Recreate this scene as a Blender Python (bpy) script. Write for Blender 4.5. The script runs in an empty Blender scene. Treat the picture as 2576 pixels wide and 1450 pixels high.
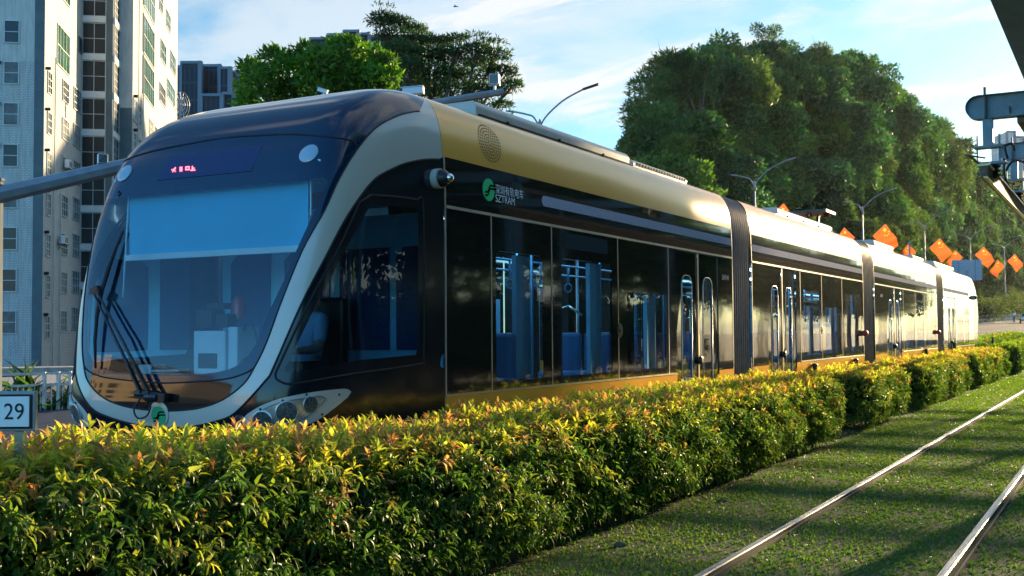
import bpy, bmesh, math, random
import numpy as np
from mathutils import Vector, Matrix
from mathutils.geometry import delaunay_2d_cdt
random.seed(7); RNG = np.random.default_rng(7)
R = math.radians
scene = bpy.context.scene
COL = scene.collection

# ------------------------------------------------------------------ camera
# world: X right of the track, Y along the track, Z up; the eye stands at the origin
FP, CX, CY = 2800.0, 1288.0, 725.0            # focal length and centre in units of a 2576 px wide picture
TH, RO, PH, EYE = R(29.0), R(0.4), math.atan(115.8 / 2800.0), 1.757
fw = np.array([-math.sin(TH) * math.cos(PH), math.cos(TH) * math.cos(PH), math.sin(PH)])
_r = np.array([math.cos(TH), math.sin(TH), 0.0]); _u = np.cross(_r, fw)
rt = _r * math.cos(RO) - _u * math.sin(RO); up = _r * math.sin(RO) + _u * math.cos(RO)
CAMP = np.array([0, 0, EYE])
cam = bpy.data.cameras.new('camera'); camo = bpy.data.objects.new('camera', cam); COL.objects.link(camo)
camo.matrix_world = Matrix(((rt[0], up[0], -fw[0], 0), (rt[1], up[1], -fw[1], 0), (rt[2], up[2], -fw[2], EYE), (0, 0, 0, 1)))
cam.sensor_width = 36; cam.lens = 36 * FP / 2576; cam.clip_end = 5000; cam.clip_start = .05
scene.camera = camo

# ------------------------------------------------------------------ light
SUN_AZ, SUN_EL = R(10.0), R(10.5)              # to the right of +Y, above the horizon
SUN_DIR = Vector((math.sin(SUN_AZ) * math.cos(SUN_EL), math.cos(SUN_AZ) * math.cos(SUN_EL), math.sin(SUN_EL)))
sl = bpy.data.lights.new('sun', 'SUN'); sl.energy = 2.75; sl.angle = R(0.6); sl.color = (1.0, 0.76, 0.44)
so = bpy.data.objects.new('sun', sl); COL.objects.link(so)
so.rotation_euler = SUN_DIR.to_track_quat('Z', 'Y').to_euler()
world = bpy.data.worlds.new('World'); scene.world = world; world.use_nodes = True
wn, wl = world.node_tree.nodes, world.node_tree.links
wn.clear()
def N(t, ty, **k):
    n = t.new(ty)
    for a, b in k.items(): setattr(n, a, b)
    return n
sky = N(wn, 'ShaderNodeTexSky', sky_type='NISHITA', sun_disc=False)
sky.sun_elevation = SUN_EL; sky.sun_rotation = SUN_AZ; sky.altitude = 0; sky.air_density = 1.0; sky.dust_density = 0.25; sky.ozone_density = 2.5
tc = N(wn, 'ShaderNodeTexCoord'); sep = N(wn, 'ShaderNodeSeparateXYZ'); wl.new(tc.outputs['Generated'], sep.inputs[0])
def wmath(op, a, b=None):
    m = N(wn, 'ShaderNodeMath', operation=op)
    for i, v in enumerate((a, b)):
        if v is None: continue
        if isinstance(v, (int, float)): m.inputs[i].default_value = v
        else: wl.new(v, m.inputs[i])
    return m.outputs[0]
dn = wmath('ADD', wmath('MAXIMUM', sep.outputs[2], 0.0), 0.22)
cmb = N(wn, 'ShaderNodeCombineXYZ'); wl.new(wmath('DIVIDE', sep.outputs[0], dn), cmb.inputs[0]); wl.new(wmath('DIVIDE', sep.outputs[1], dn), cmb.inputs[1])
def cloud(scale, off, lo, hi, det, sx, ang):
    mp = N(wn, 'ShaderNodeMapping'); mp.inputs['Location'].default_value = off; mp.inputs['Scale'].default_value = (sx, 1, 1); mp.inputs['Rotation'].default_value = (0, 0, ang)
    wl.new(cmb.outputs[0], mp.inputs[0])
    nz = N(wn, 'ShaderNodeTexNoise'); nz.inputs['Scale'].default_value = scale; nz.inputs['Detail'].default_value = det; nz.inputs['Roughness'].default_value = .58; nz.inputs['Distortion'].default_value = .35
    wl.new(mp.outputs[0], nz.inputs['Vector'])
    mr = N(wn, 'ShaderNodeMapRange', interpolation_type='SMOOTHSTEP'); mr.inputs[1].default_value = lo; mr.inputs[2].default_value = hi
    wl.new(nz.outputs[0], mr.inputs[0]); return mr.outputs[0]
c1 = cloud(1.5, (3.1, 7.4, 1.0), .44, .62, 9, .8, .5)
c2 = cloud(4.2, (9.7, 2.3, 4.0), .50, .64, 9, .45, .9)
side = N(wn, 'ShaderNodeMapRange', interpolation_type='SMOOTHSTEP'); side.inputs[1].default_value = -.35; side.inputs[2].default_value = .35; wl.new(sep.outputs[1], side.inputs[0])   # the sky away from the sun is clear
cl = wmath('MULTIPLY', wmath('MINIMUM', wmath('ADD', wmath('MULTIPLY', c1, .60), wmath('MULTIPLY', c2, .75)), .92), side.outputs[0])
tint = N(wn, 'ShaderNodeMix', data_type='RGBA', blend_type='MULTIPLY'); tint.inputs[0].default_value = 1
wl.new(sky.outputs[0], tint.inputs[6]); tm = N(wn, 'ShaderNodeMix', data_type='RGBA'); wl.new(side.outputs[0], tm.inputs[0]); tm.inputs[6].default_value = (.50, .98, 1.30, 1); tm.inputs[7].default_value = (.40, .55, .58, 1); wl.new(tm.outputs[2], tint.inputs[7])
mx = N(wn, 'ShaderNodeMix', data_type='RGBA')
wl.new(cl, mx.inputs[0]); wl.new(tint.outputs[2], mx.inputs[6]); mx.inputs[7].default_value = (2.55, 2.62, 2.6, 1)
bg = N(wn, 'ShaderNodeBackground'); bg.inputs[1].default_value = 0.08; wl.new(mx.outputs[2], bg.inputs[0])
wo = N(wn, 'ShaderNodeOutputWorld'); wl.new(bg.outputs[0], wo.inputs[0])
vs = scene.view_settings; vs.view_transform = 'Standard'; vs.look = 'None'; vs.exposure = 2.25; vs.gamma = 1; vs.use_curve_mapping = False
scene.cycles.max_bounces = 8; scene.cycles.transparent_max_bounces = 16; scene.cycles.glossy_bounces = 4; scene.cycles.diffuse_bounces = 3
scene.cycles.sample_clamp_indirect = 4

# ------------------------------------------------------------------ pixel rays and helpers
def ray(x, y):
    d = fw * FP + rt * (x - CX) - up * (y - CY); return d / np.linalg.norm(d)
def onX(x, y, X): d = ray(x, y); return CAMP + d * (X / d[0])
def onY(x, y, Y): d = ray(x, y); return CAMP + d * (Y / d[1])
def onZ(x, y, Z): d = ray(x, y); return CAMP + d * ((Z - EYE) / d[2])
def atD(x, y, D): d = ray(x, y); return CAMP + d * (D / (d @ fw))
def road_z(x, y): return max(-.03, .0195 * (x * fw[0] + y * fw[1]) - .42)

# ------------------------------------------------------------------ materials
def mat(name): 
    m = bpy.data.materials.new(name); m.use_nodes = True; m.node_tree.nodes.clear(); return m, m.node_tree.nodes, m.node_tree.links
def pbr(name, col, rough=.5, metal=0., var=.15, scale=6., bump=0., bscale=40., coat=0., spec=.5, col2=None, emit=None, estr=0., stretch=(1, 1, 1), detail=4., attr=None):
    m, n, l = mat(name); b = N(n, 'ShaderNodeBsdfPrincipled'); o = N(n, 'ShaderNodeOutputMaterial'); l.new(b.outputs[0], o.inputs[0])
    t = N(n, 'ShaderNodeTexCoord'); mp = N(n, 'ShaderNodeMapping'); l.new(t.outputs['Object'], mp.inputs[0]); mp.inputs['Scale'].default_value = stretch
    nz = N(n, 'ShaderNodeTexNoise'); nz.inputs['Scale'].default_value = scale; nz.inputs['Detail'].default_value = detail; l.new(mp.outputs[0], nz.inputs['Vector'])
    rp = N(n, 'ShaderNodeValToRGB'); l.new(nz.outputs[0], rp.inputs[0])
    c2 = col2 or tuple(c * (1 - var) for c in col)
    rp.color_ramp.elements[0].position = .3; rp.color_ramp.elements[1].position = .7
    rp.color_ramp.elements[0].color = (*c2, 1); rp.color_ramp.elements[1].color = (*[min(1, c * (1 + (0 if col2 else var * .6))) for c in col], 1)
    l.new(rp.outputs[0], b.inputs['Base Color'])
    mr = N(n, 'ShaderNodeMapRange'); l.new(nz.outputs[0], mr.inputs[0]); mr.inputs[3].default_value = max(.02, rough * .8); mr.inputs[4].default_value = min(1, rough * 1.25); l.new(mr.outputs[0], b.inputs['Roughness'])
    b.inputs['Metallic'].default_value = metal; b.inputs['Coat Weight'].default_value = coat; b.inputs['Coat Roughness'].default_value = .04; b.inputs['Specular IOR Level'].default_value = spec
    if bump:
        n2 = N(n, 'ShaderNodeTexNoise'); n2.inputs['Scale'].default_value = bscale; n2.inputs['Detail'].default_value = 5; l.new(mp.outputs[0], n2.inputs['Vector'])
        bp = N(n, 'ShaderNodeBump'); bp.inputs['Strength'].default_value = bump; bp.inputs['Distance'].default_value = .02; l.new(n2.outputs[0], bp.inputs['Height']); l.new(bp.outputs[0], b.inputs['Normal'])
    if emit: b.inputs['Emission Color'].default_value = (*emit, 1); b.inputs['Emission Strength'].default_value = estr
    return m
def leafmat(name, rough=.45, trans=.45, gain=1.0, spec=.4):
    m, n, l = mat(name); o = N(n, 'ShaderNodeOutputMaterial'); a = N(n, 'ShaderNodeAttribute', attribute_name='Col')
    b = N(n, 'ShaderNodeBsdfPrincipled'); l.new(a.outputs['Color'], b.inputs['Base Color']); b.inputs['Roughness'].default_value = rough; b.inputs['Specular IOR Level'].default_value = spec
    t = N(n, 'ShaderNodeBsdfTranslucent'); mm = N(n, 'ShaderNodeMix', data_type='RGBA', blend_type='MULTIPLY'); mm.inputs[0].default_value = 1
    l.new(a.outputs['Color'], mm.inputs[6]); mm.inputs[7].default_value = (1.25 * gain, 1.25 * gain, .55 * gain, 1); l.new(mm.outputs[2], t.inputs[0])
    x = N(n, 'ShaderNodeMixShader'); x.inputs[0].default_value = trans; l.new(b.outputs[0], x.inputs[1]); l.new(t.outputs[0], x.inputs[2]); l.new(x.outputs[0], o.inputs[0]); return m
def glassmat(name, tint, ior=1.6, rough=.0, dirt=.0, dcol=(.4, .38, .33)):
    m, n, l = mat(name); o = N(n, 'ShaderNodeOutputMaterial'); f = N(n, 'ShaderNodeFresnel'); f.inputs[0].default_value = ior
    tr = N(n, 'ShaderNodeBsdfTransparent'); tr.inputs[0].default_value = (*tint, 1); g = N(n, 'ShaderNodeBsdfGlossy'); g.inputs['Roughness'].default_value = rough
    x = N(n, 'ShaderNodeMixShader'); l.new(f.outputs[0], x.inputs[0]); l.new(tr.outputs[0], x.inputs[1]); l.new(g.outputs[0], x.inputs[2])
    out = x
    if dirt:
        t = N(n, 'ShaderNodeTexCoord'); nz = N(n, 'ShaderNodeTexNoise'); nz.inputs['Scale'].default_value = 3; nz.inputs['Detail'].default_value = 8; l.new(t.outputs['Object'], nz.inputs['Vector'])
        mr = N(n, 'ShaderNodeMapRange'); mr.inputs[1].default_value = .3; mr.inputs[2].default_value = .75; mr.inputs[4].default_value = dirt; l.new(nz.outputs[0], mr.inputs[0])
        d = N(n, 'ShaderNodeBsdfPrincipled'); d.inputs['Base Color'].default_value = (*dcol, 1); d.inputs['Roughness'].default_value = .38
        y = N(n, 'ShaderNodeMixShader'); l.new(mr.outputs[0], y.inputs[0]); l.new(x.outputs[0], y.inputs[1]); l.new(d.outputs[0], y.inputs[2]); out = y
    l.new(out.outputs[0], o.inputs[0]); return m
def dustypaint(name, col, rough, dust, dcol=(.42, .36, .26), drough=.45, metal=0., coat=.5):
    m, n, l = mat(name); o = N(n, 'ShaderNodeOutputMaterial')
    b = N(n, 'ShaderNodeBsdfPrincipled'); b.inputs['Base Color'].default_value = (*col, 1); b.inputs['Roughness'].default_value = rough; b.inputs['Coat Weight'].default_value = coat; b.inputs['Coat Roughness'].default_value = .03; b.inputs['Metallic'].default_value = metal
    d = N(n, 'ShaderNodeBsdfPrincipled'); d.inputs['Base Color'].default_value = (*dcol, 1); d.inputs['Roughness'].default_value = drough
    t = N(n, 'ShaderNodeTexCoord'); mp = N(n, 'ShaderNodeMapping'); mp.inputs['Scale'].default_value = (1, .25, 1.6); l.new(t.outputs['Object'], mp.inputs[0])
    nz = N(n, 'ShaderNodeTexNoise'); nz.inputs['Scale'].default_value = 14; nz.inputs['Detail'].default_value = 9; nz.inputs['Roughness'].default_value = .75; l.new(mp.outputs[0], nz.inputs['Vector'])
    mr = N(n, 'ShaderNodeMapRange'); mr.inputs[1].default_value = .35; mr.inputs[2].default_value = .75; mr.inputs[3].default_value = dust * .3; mr.inputs[4].default_value = dust * 1.4; l.new(nz.outputs[0], mr.inputs[0])
    sp = N(n, 'ShaderNodeTexNoise'); sp.inputs['Scale'].default_value = 55; sp.inputs['Detail'].default_value = 2; l.new(t.outputs['Object'], sp.inputs['Vector'])
    ms = N(n, 'ShaderNodeMapRange'); ms.inputs[1].default_value = .70; ms.inputs[2].default_value = .76; ms.inputs[4].default_value = dust * 7; l.new(sp.outputs[0], ms.inputs[0])
    ad = N(n, 'ShaderNodeMath', operation='ADD', use_clamp=True); l.new(mr.outputs[0], ad.inputs[0]); l.new(ms.outputs[0], ad.inputs[1])
    bn = N(n, 'ShaderNodeTexNoise'); bn.inputs['Scale'].default_value = 1.1; l.new(t.outputs['Object'], bn.inputs['Vector']); bp = N(n, 'ShaderNodeBump'); bp.inputs['Strength'].default_value = .05; bp.inputs['Distance'].default_value = .05; l.new(bn.outputs[0], bp.inputs['Height']); l.new(bp.outputs[0], b.inputs['Normal']); l.new(bp.outputs[0], b.inputs['Coat Normal'])
    x = N(n, 'ShaderNodeMixShader'); l.new(ad.outputs[0], x.inputs[0]); l.new(b.outputs[0], x.inputs[1]); l.new(d.outputs[0], x.inputs[2]); l.new(x.outputs[0], o.inputs[0]); return m
M = {}
M['navy'] = dustypaint('navy_gloss_paint', (.001, .016, .042), .09, .002, coat=.25)
M['black'] = dustypaint('black_gloss_panel', (.008, .008, .009), .06, .013)
M['cabblack'] = dustypaint('black_gloss_cab', (.004, .007, .013), .16, .006, coat=.1)
M['cream'] = dustypaint('cream_gloss_paint', (.56, .53, .45), .16, .10, (.5, .46, .36))
M['gold'] = dustypaint('champagne_gloss_paint', (.97, .45, .06), .20, .02, (.58, .46, .28), .45, .15, .10)
def flat(name, col, var=.1, scale=20):
    m = pbr(name, col, .9, var=var, scale=scale); n, l = m.node_tree.nodes, m.node_tree.links; b = [x for x in n if x.type == 'BSDF_PRINCIPLED'][0]; d = N(n, 'ShaderNodeBsdfDiffuse'); o = [x for x in n if x.type == 'OUTPUT_MATERIAL'][0]
    l.new(b.inputs['Base Color'].links[0].from_socket, d.inputs[0]); l.new(d.outputs[0], o.inputs[0]); return m
M['strip'] = flat('grey_strip', (.44, .45, .56)); M['decal'] = flat('black_decal', (.012, .012, .014))
M['sidescreen'] = flat('side_display_panel', (.045, .06, .07), .5, 60)
M['steelline'] = pbr('bright_trim', (.55, .50, .42), .3, .6, var=.1)
M['rubber'] = pbr('bellows_rubber', (.13, .13, .135), .40, var=.3, scale=9)
M['dark'] = pbr('dark_plastic', (.012, .012, .014), .4, var=.2)
M['matblack'] = pbr('matt_black', (.010, .010, .012), .7, var=.2)
M['windscreen'] = glassmat('windscreen_glass', (.82, .98, 1.0), 1.75, 0, .006)
M['sideglass'] = glassmat('side_glass', (.38, .66, .80), 1.5, 0, .06)
M['cabglass'] = glassmat('cab_side_glass', (.30, .42, .50), 1.5, 0, .03)
M['white'] = pbr('white_plastic', (.75, .75, .74), .4, var=.06)
M['offwhite'] = pbr('interior_panel', (.62, .66, .68), .5, var=.05)
M['blueseat'] = pbr('blue_seat', (.02, .14, .34), .5, var=.1)
M['screen'] = pbr('display_panel', (.02, .04, .11), .3, var=.2, scale=60, spec=.25)

M['red'] = pbr('red_plastic', (.55, .03, .02), .3, var=.1)
M['redled'] = pbr('red_led', (.3, .01, .01), .4, emit=(1, .07, .10), estr=2.2)
M['lamp'] = pbr('cabin_lamp', (.8, .85, .9), .5, emit=(.55, .85, 1), estr=2.0)
M['green'] = pbr('green_badge', (.03, .42, .16), .35, var=.05)
M['greysteel'] = pbr('galvanised_steel', (.24, .27, .29), .45, .4, var=.2, scale=5)
M['concrete'] = pbr('concrete', (.36, .33, .29), .85, var=.25, scale=3, bump=.3)
M['asphalt'] = pbr('asphalt', (.060, .070, .090), .95, spec=.08, var=.25, scale=2, bump=.25, bscale=120)
M['bark'] = pbr('bark', (.10, .075, .05), .9, var=.4, scale=8, bump=.6, bscale=20)
M['soil'] = pbr('soil', (.055, .042, .03), .95, var=.5, scale=7, bump=.8, bscale=25)
M['leaf'] = leafmat('hedge_leaf', .42, .5, 1.35, .3)
M['treeleaf'] = leafmat('tree_leaf', .5, .48, 1.15)
M['chrome'] = pbr('chrome', (.75, .76, .78), .12, 1.0, var=.05)

# ------------------------------------------------------------------ objects
def put(o, parent=None):
    COL.objects.link(o)
    if parent is not None:
        o.parent = parent; bpy.context.view_layer.update() if False else None
        o.matrix_parent_inverse = Matrix.Translation(parent.location).inverted() if not parent.get('_local') else Matrix()
    return o
def tag(o, label=None, cat=None, group=None, kind=None):
    if label: o['label'] = label
    if cat: o['category'] = cat
    if group: o['group'] = group
    if kind: o['kind'] = kind
    return o
def thing(name, label, cat, loc=(0, 0, 0), group=None):
    o = bpy.data.objects.new(name, None); o.location = Vector([float(c) for c in loc]); o.empty_display_size = .2; COL.objects.link(o)
    return tag(o, label, cat, group)
def meshobj(name, verts, faces, mats, parent=None, smooth=False, mi=None, origin=None, bevel=0, normals=None):
    me = bpy.data.meshes.new(name); v = np.asarray(verts, float)
    if origin is not None: v = v - np.asarray(origin, float)
    me.from_pydata([tuple(map(float, q)) for q in v], [], [tuple(map(int, f)) for f in faces])
    for m in (mats if isinstance(mats, (list, tuple)) else [mats]): me.materials.append(M[m] if isinstance(m, str) else m)
    if mi is not None: me.polygons.foreach_set('material_index', list(mi))
    if smooth: me.polygons.foreach_set('use_smooth', [True] * len(me.polygons))
    me.update()
    if normals is not None: me.normals_split_custom_set_from_vertices([tuple(map(float, q)) for q in normals])
    o = bpy.data.objects.new(name, me)
    if origin is not None: o.location = [float(c) for c in origin]
    if bevel:
        b = o.modifiers.new('bevel', 'BEVEL'); b.width = bevel; b.segments = 2; b.limit_method = 'ANGLE'; b.angle_limit = R(40)
    return put(o, parent)
def frame_of(d):
    d = np.asarray(d, float); d = d / np.linalg.norm(d); a = np.array([0, 0, 1.]) if abs(d[2]) < .9 else np.array([1., 0, 0])
    u = np.cross(a, d); u /= np.linalg.norm(u); return u, np.cross(d, u), d
class MB:
    def __init__(s): s.v = []; s.f = []; s.mi = []
    def add(s, v, f, m=0):
        k = len(s.v); s.v += [tuple(map(float, q)) for q in v]; s.f += [tuple(i + k for i in q) for q in f]; s.mi += [m] * len(f); return s
    def box(s, c, sz, m=0, rot=0.0, ax=None):
        c = np.asarray(c, float); h = np.asarray(sz, float) / 2
        if ax is None: ax = np.array([[math.cos(rot), math.sin(rot), 0], [-math.sin(rot), math.cos(rot), 0], [0, 0, 1]])
        v = [c + ax[0] * h[0] * i + ax[1] * h[1] * j + ax[2] * h[2] * k for k in (-1, 1) for j in (-1, 1) for i in (-1, 1)]
        return s.add(v, [(0, 2, 3, 1), (4, 5, 7, 6), (0, 1, 5, 4), (2, 6, 7, 3), (0, 4, 6, 2), (1, 3, 7, 5)], m)
    def bar(s, a, b, w, h=None, m=0):
        a = np.asarray(a, float); b = np.asarray(b, float); u, v, d = frame_of(b - a); h = h or w
        return s.box((a + b) / 2, (w, h, np.linalg.norm(b - a)), m, ax=np.array([u, v, d]))
    def tube(s, path, r, n=8, m=0, cap=True):
        path = [np.asarray(p, float) for p in path]; k = len(path); rs = r if isinstance(r, (list, tuple, np.ndarray)) else [r] * k
        vs = []; fs = []; pu = None
        for i, p in enumerate(path):
            d = path[min(i + 1, k - 1)] - path[max(i - 1, 0)]
            if pu is None: u, w, d = frame_of(d)
            else:
                d = d / np.linalg.norm(d); u = pu - d * (pu @ d); u /= np.linalg.norm(u); w = np.cross(d, u)
            pu = u
            vs += [p + rs[i] * (u * math.cos(2 * math.pi * j / n) + w * math.sin(2 * math.pi * j / n)) for j in range(n)]
        for i in range(k - 1):
            fs += [(i * n + j, i * n + (j + 1) % n, (i + 1) * n + (j + 1) % n, (i + 1) * n + j) for j in range(n)]
        if cap: fs += [tuple(range(n - 1, -1, -1)), tuple((k - 1) * n + j for j in range(n))]
        return s.add(vs, fs, m)
    def lathe(s, c, axis, prof, n=20, m=0):
        u, w, d = frame_of(axis); c = np.asarray(c, float); k = len(prof)
        vs = [c + d * h + r * (u * math.cos(2 * math.pi * j / n) + w * math.sin(2 * math.pi * j / n)) for r, h in prof for j in range(n)]
        fs = [(i * n + j, i * n + (j + 1) % n, (i + 1) * n + (j + 1) % n, (i + 1) * n + j) for i in range(k - 1) for j in range(n)]
        fs += [tuple(range(n - 1, -1, -1)), tuple((k - 1) * n + j for j in range(n))]
        return s.add(vs, fs, m)
    def ball(s, c, r, m=0, n=12, k=8, sq=(1, 1, 1)):
        vs = [np.asarray(c, float) + np.array([r * sq[0] * math.sin(math.pi * i / k) * math.cos(2 * math.pi * j / n), r * sq[1] * math.sin(math.pi * i / k) * math.sin(2 * math.pi * j / n), r * sq[2] * math.cos(math.pi * i / k)]) for i in range(k + 1) for j in range(n)]
        return s.add(vs, [(i * n + j, (i + 1) * n + j, (i + 1) * n + (j + 1) % n, i * n + (j + 1) % n) for i in range(k) for j in range(n)], m)
    def prism(s, poly, off, m=0):
        n = len(poly); off = np.asarray(off, float); a = [np.asarray(p, float) for p in poly]
        return s.add(a + [p + off for p in a], [tuple(range(n - 1, -1, -1)), tuple(range(n, 2 * n))] + [(i, (i + 1) % n, n + (i + 1) % n, n + i) for i in range(n)], m)
    def build(s, name, mats, parent=None, smooth=False, origin=None, bevel=0): return meshobj(name, s.v, s.f, mats, parent, smooth, s.mi, origin, bevel)
def smoothish(o, ang=40):
    o.data.polygons.foreach_set('use_smooth', [True] * len(o.data.polygons))
    o.data.set_sharp_from_angle(angle=R(ang)); return o
def copy_thing(src, loc, rz=None, scale=None):
    r = src.copy(); COL.objects.link(r); r.location = loc
    if rz is not None: r.rotation_euler = (0, 0, rz)
    if scale is not None: r.scale = scale if isinstance(scale, (tuple, list)) else (scale,) * 3
    for ch in list(src.children):
        c = ch.copy(); COL.objects.link(c); c.parent = r
        for g in list(ch.children):
            d = g.copy(); COL.objects.link(d); d.parent = c
    return r
def text_mesh(txt, size, shear=0):
    cu = bpy.data.curves.new('t', 'FONT'); cu.body = txt; cu.size = size; cu.align_x = 'LEFT'; cu.fill_mode = 'FRONT'; cu.shear = shear
    o = bpy.data.objects.new('t', cu); COL.objects.link(o); dg = bpy.context.evaluated_depsgraph_get(); me = bpy.data.meshes.new_from_object(o.evaluated_get(dg))
    v = np.array([x.co[:] for x in me.vertices]); f = [tuple(p.vertices) for p in me.polygons]
    bpy.data.objects.remove(o); bpy.data.meshes.remove(me); bpy.data.curves.remove(cu); return v.reshape(-1, 3), f
def spline(pts, n=8, closed=False):
    P = [np.asarray(p, float) for p in pts]; k = len(P); out = []
    for i in range(k if closed else k - 1):
        g = (lambda j: P[j % k]) if closed else (lambda j: P[min(max(j, 0), k - 1)])
        a, b, c, d = g(i - 1), g(i), g(i + 1), g(i + 2)
        for t in np.arange(n) / n: out.append(.5 * ((2 * b) + (c - a) * t + (2 * a - 5 * b + 4 * c - d) * t * t + (3 * b - a - 3 * c + d) * t ** 3))
    if not closed: out.append(P[-1])
    return out
def inpoly(pt, poly):
    x, y = pt; c = False; n = len(poly); j = n - 1
    for i in range(n):
        if (poly[i][1] > y) != (poly[j][1] > y) and x < (poly[j][0] - poly[i][0]) * (y - poly[i][1]) / (poly[j][1] - poly[i][1]) + poly[i][0]: c = not c
        j = i
    return c
def inpoly_many(pts, poly):
    x, y = pts[:, 0], pts[:, 1]; c = np.zeros(len(pts), bool); n = len(poly); j = n - 1
    for i in range(n):
        xi, yi = poly[i]; xj, yj = poly[j]
        if yi != yj: c ^= ((yi > y) != (yj > y)) & (x < (xj - xi) * (y - yi) / (yj - yi) + xi)
        j = i
    return c
def foliage(name, base, dirs, nrm, length, width, col, mt, parent=None, droop=.25, origin=None, simple=False):
    """one mesh of leaves: base points, pointing dirs, rough normals"""
    n = len(base); d = dirs / np.linalg.norm(dirs, axis=1, keepdims=True); s = np.cross(d, nrm); s /= np.linalg.norm(s, axis=1, keepdims=True) + 1e-9; u = np.cross(s, d)
    L = length[:, None]; Wd = width[:, None]
    if simple:
        T = [(0, 0, 0), (.45, -.5, .02), (1, 0, -droop), (.45, .5, .02)]; F = [(0, 1, 2, 3)]
    else:
        T = [(0, 0, 0), (.33, -.5, .10), (.33, 0, .02), (.33, .5, .10), (.72, -.36, .0), (.72, 0, -.07), (.72, .36, .0), (1, 0, -droop)]
        F = [(0, 1, 2), (0, 2, 3), (1, 4, 5, 2), (2, 5, 6, 3), (4, 7, 5), (5, 7, 6)]
    k = len(T); V = np.zeros((n, k, 3))
    for i, (a, b, c) in enumerate(T): V[:, i] = base + d * L * a + s * Wd * b + u * L * c
    V = V.reshape(-1, 3)
    if origin is not None: V = V - np.asarray(origin)
    lens = np.array([len(f) for f in F]); loops = np.concatenate([np.array(f) for f in F])
    me = bpy.data.meshes.new(name); me.vertices.add(n * k); me.vertices.foreach_set('co', V.ravel())
    ll = (np.arange(n)[:, None] * k + loops[None]).ravel(); me.loops.add(len(ll)); me.loops.foreach_set('vertex_index', ll)
    pl = np.tile(lens, n); me.polygons.add(len(pl)); st = np.concatenate([[0], np.cumsum(pl)[:-1]]); me.polygons.foreach_set('loop_start', st); 
    me.materials.append(M[mt]); me.update(calc_edges=True)
    at = me.attributes.new('Col', 'FLOAT_COLOR', 'POINT'); c4 = np.ones((n, k, 4)); c4[:, :, :3] = col[:, None, :]; at.data.foreach_set('color', c4.ravel())
    o = bpy.data.objects.new(name, me)
    if origin is not None: o.location = [float(c) for c in origin]
    return put(o, parent)
# ================================================================== THE TRAM
XC, W, Y1, ZP = -6.655, 1.335, 8.355, 1.5
XS = XC + W
_prof = [(8.355, .495), (7.6, .51), (6.9, .59), (6.5, .765), (6.33, .995), (6.29, 1.165), (6.31, 1.345), (6.345, 1.545), (6.42, 1.895), (6.51, 2.215), (6.62, 2.545), (6.74, 2.905), (6.86, 3.205), (7.02, 3.465), (7.28, 3.695), (7.6, 3.845), (7.95, 3.935), (8.355, 3.965)]
_al = np.array([math.atan2(z - ZP, Y1 - y) for y, z in _prof]); _rr = np.array([math.hypot(z - ZP, Y1 - y) for y, z in _prof])
_da = np.linspace(-math.pi / 2, math.pi / 2, 721); _dr = np.interp(_da, _al, _rr)
_k = np.exp(-.5 * (np.arange(-36, 37) / 13) ** 2); _k /= _k.sum()
_ext = np.concatenate([_dr[36:0:-1], _dr, _dr[-2:-38:-1]]); _dr = np.convolve(_ext, _k, 'valid')
_pp = np.interp(_da, [-1.57, -.2, .1, .42, .6, .75, .95, 1.1, 1.57], [5, 7, 7.5, 11, 12.5, 13, 11.5, 10, 8.5])
_ext = np.concatenate([_pp[36:0:-1], _pp, _pp[-2:-38:-1]]); _pp = np.convolve(_ext, _k, 'valid')
def nP(th, al):
    """nose surface: th = turn from the centre line to the side, al = turn from straight ahead to straight up"""
    th = np.asarray(th, float); al = np.asarray(al, float); p = np.interp(al, _da, _pp); Rr = np.interp(al, _da, _dr)
    c, s = np.abs(np.cos(th)), np.abs(np.sin(th)); rho = (c ** p + s ** p) ** (-1 / p)
    x = XC + W * rho * np.sin(th); r = Rr * rho * c
    return np.stack([x, Y1 - r * np.cos(al), ZP + r * np.sin(al)], -1)
def nN(th, al, e=2e-3):
    a = nP(np.clip(th + e, -1.56, 1.56), al) - nP(np.clip(th - e, -1.56, 1.56), al); b = nP(th, np.clip(al + e, -1.57, 1.57)) - nP(th, np.clip(al - e, -1.57, 1.57))
    n = np.cross(a, b); l = np.linalg.norm(n, axis=-1, keepdims=True); n = n / np.maximum(l, 1e-12)
    return n
def nose_F(P):
    dy = Y1 - P[..., 1]; dz = P[..., 2] - ZP; a = np.arctan2(dz, dy); r = np.hypot(dy, dz); p = np.interp(a, _da, _pp)
    return (r / np.interp(a, _da, _dr)) ** p + (np.abs(P[..., 0] - XC) / W) ** p - 1
def nhit(x, y):
    """picture point -> (th, al) on the nose"""
    d = ray(x, y); lo, hi = 7.0, 13.0
    for _ in range(4):
        t = np.linspace(lo, hi, 160); f = nose_F(CAMP + d * t[:, None]); k = np.argmax(f < 0)
        if not (f < 0).any(): return None
        lo, hi = t[max(k - 1, 0)], t[k]
    P = CAMP + d * hi
    if P[1] > Y1: P = onY(x, y, Y1 - 1e-4)
    dy, dz = Y1 - P[1], P[2] - ZP; a = math.atan2(dz, dy); r = math.hypot(dy, dz) / np.interp(a, _da, _dr)
    return (math.atan2((P[0] - XC) / W, r), a)
def trace(px, n=6): 
    return [q for q in (nhit(*p) for p in spline(px, n)) if q is not None]
def trace_lin(px, n=8):
    out = []
    for a, b in zip(px[:-1], px[1:]):
        for t in np.arange(n) / n: out.append(nhit(a[0] + (b[0] - a[0]) * t, a[1] + (b[1] - a[1]) * t))
    out.append(nhit(*px[-1])); return [q for q in out if q is not None]
def mirror_closed(c):   # c from top centre/outer end down to the bottom centre (th -> 0)
    return c + [(-t, a) for t, a in reversed(c)]
HP = math.pi / 2
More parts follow.
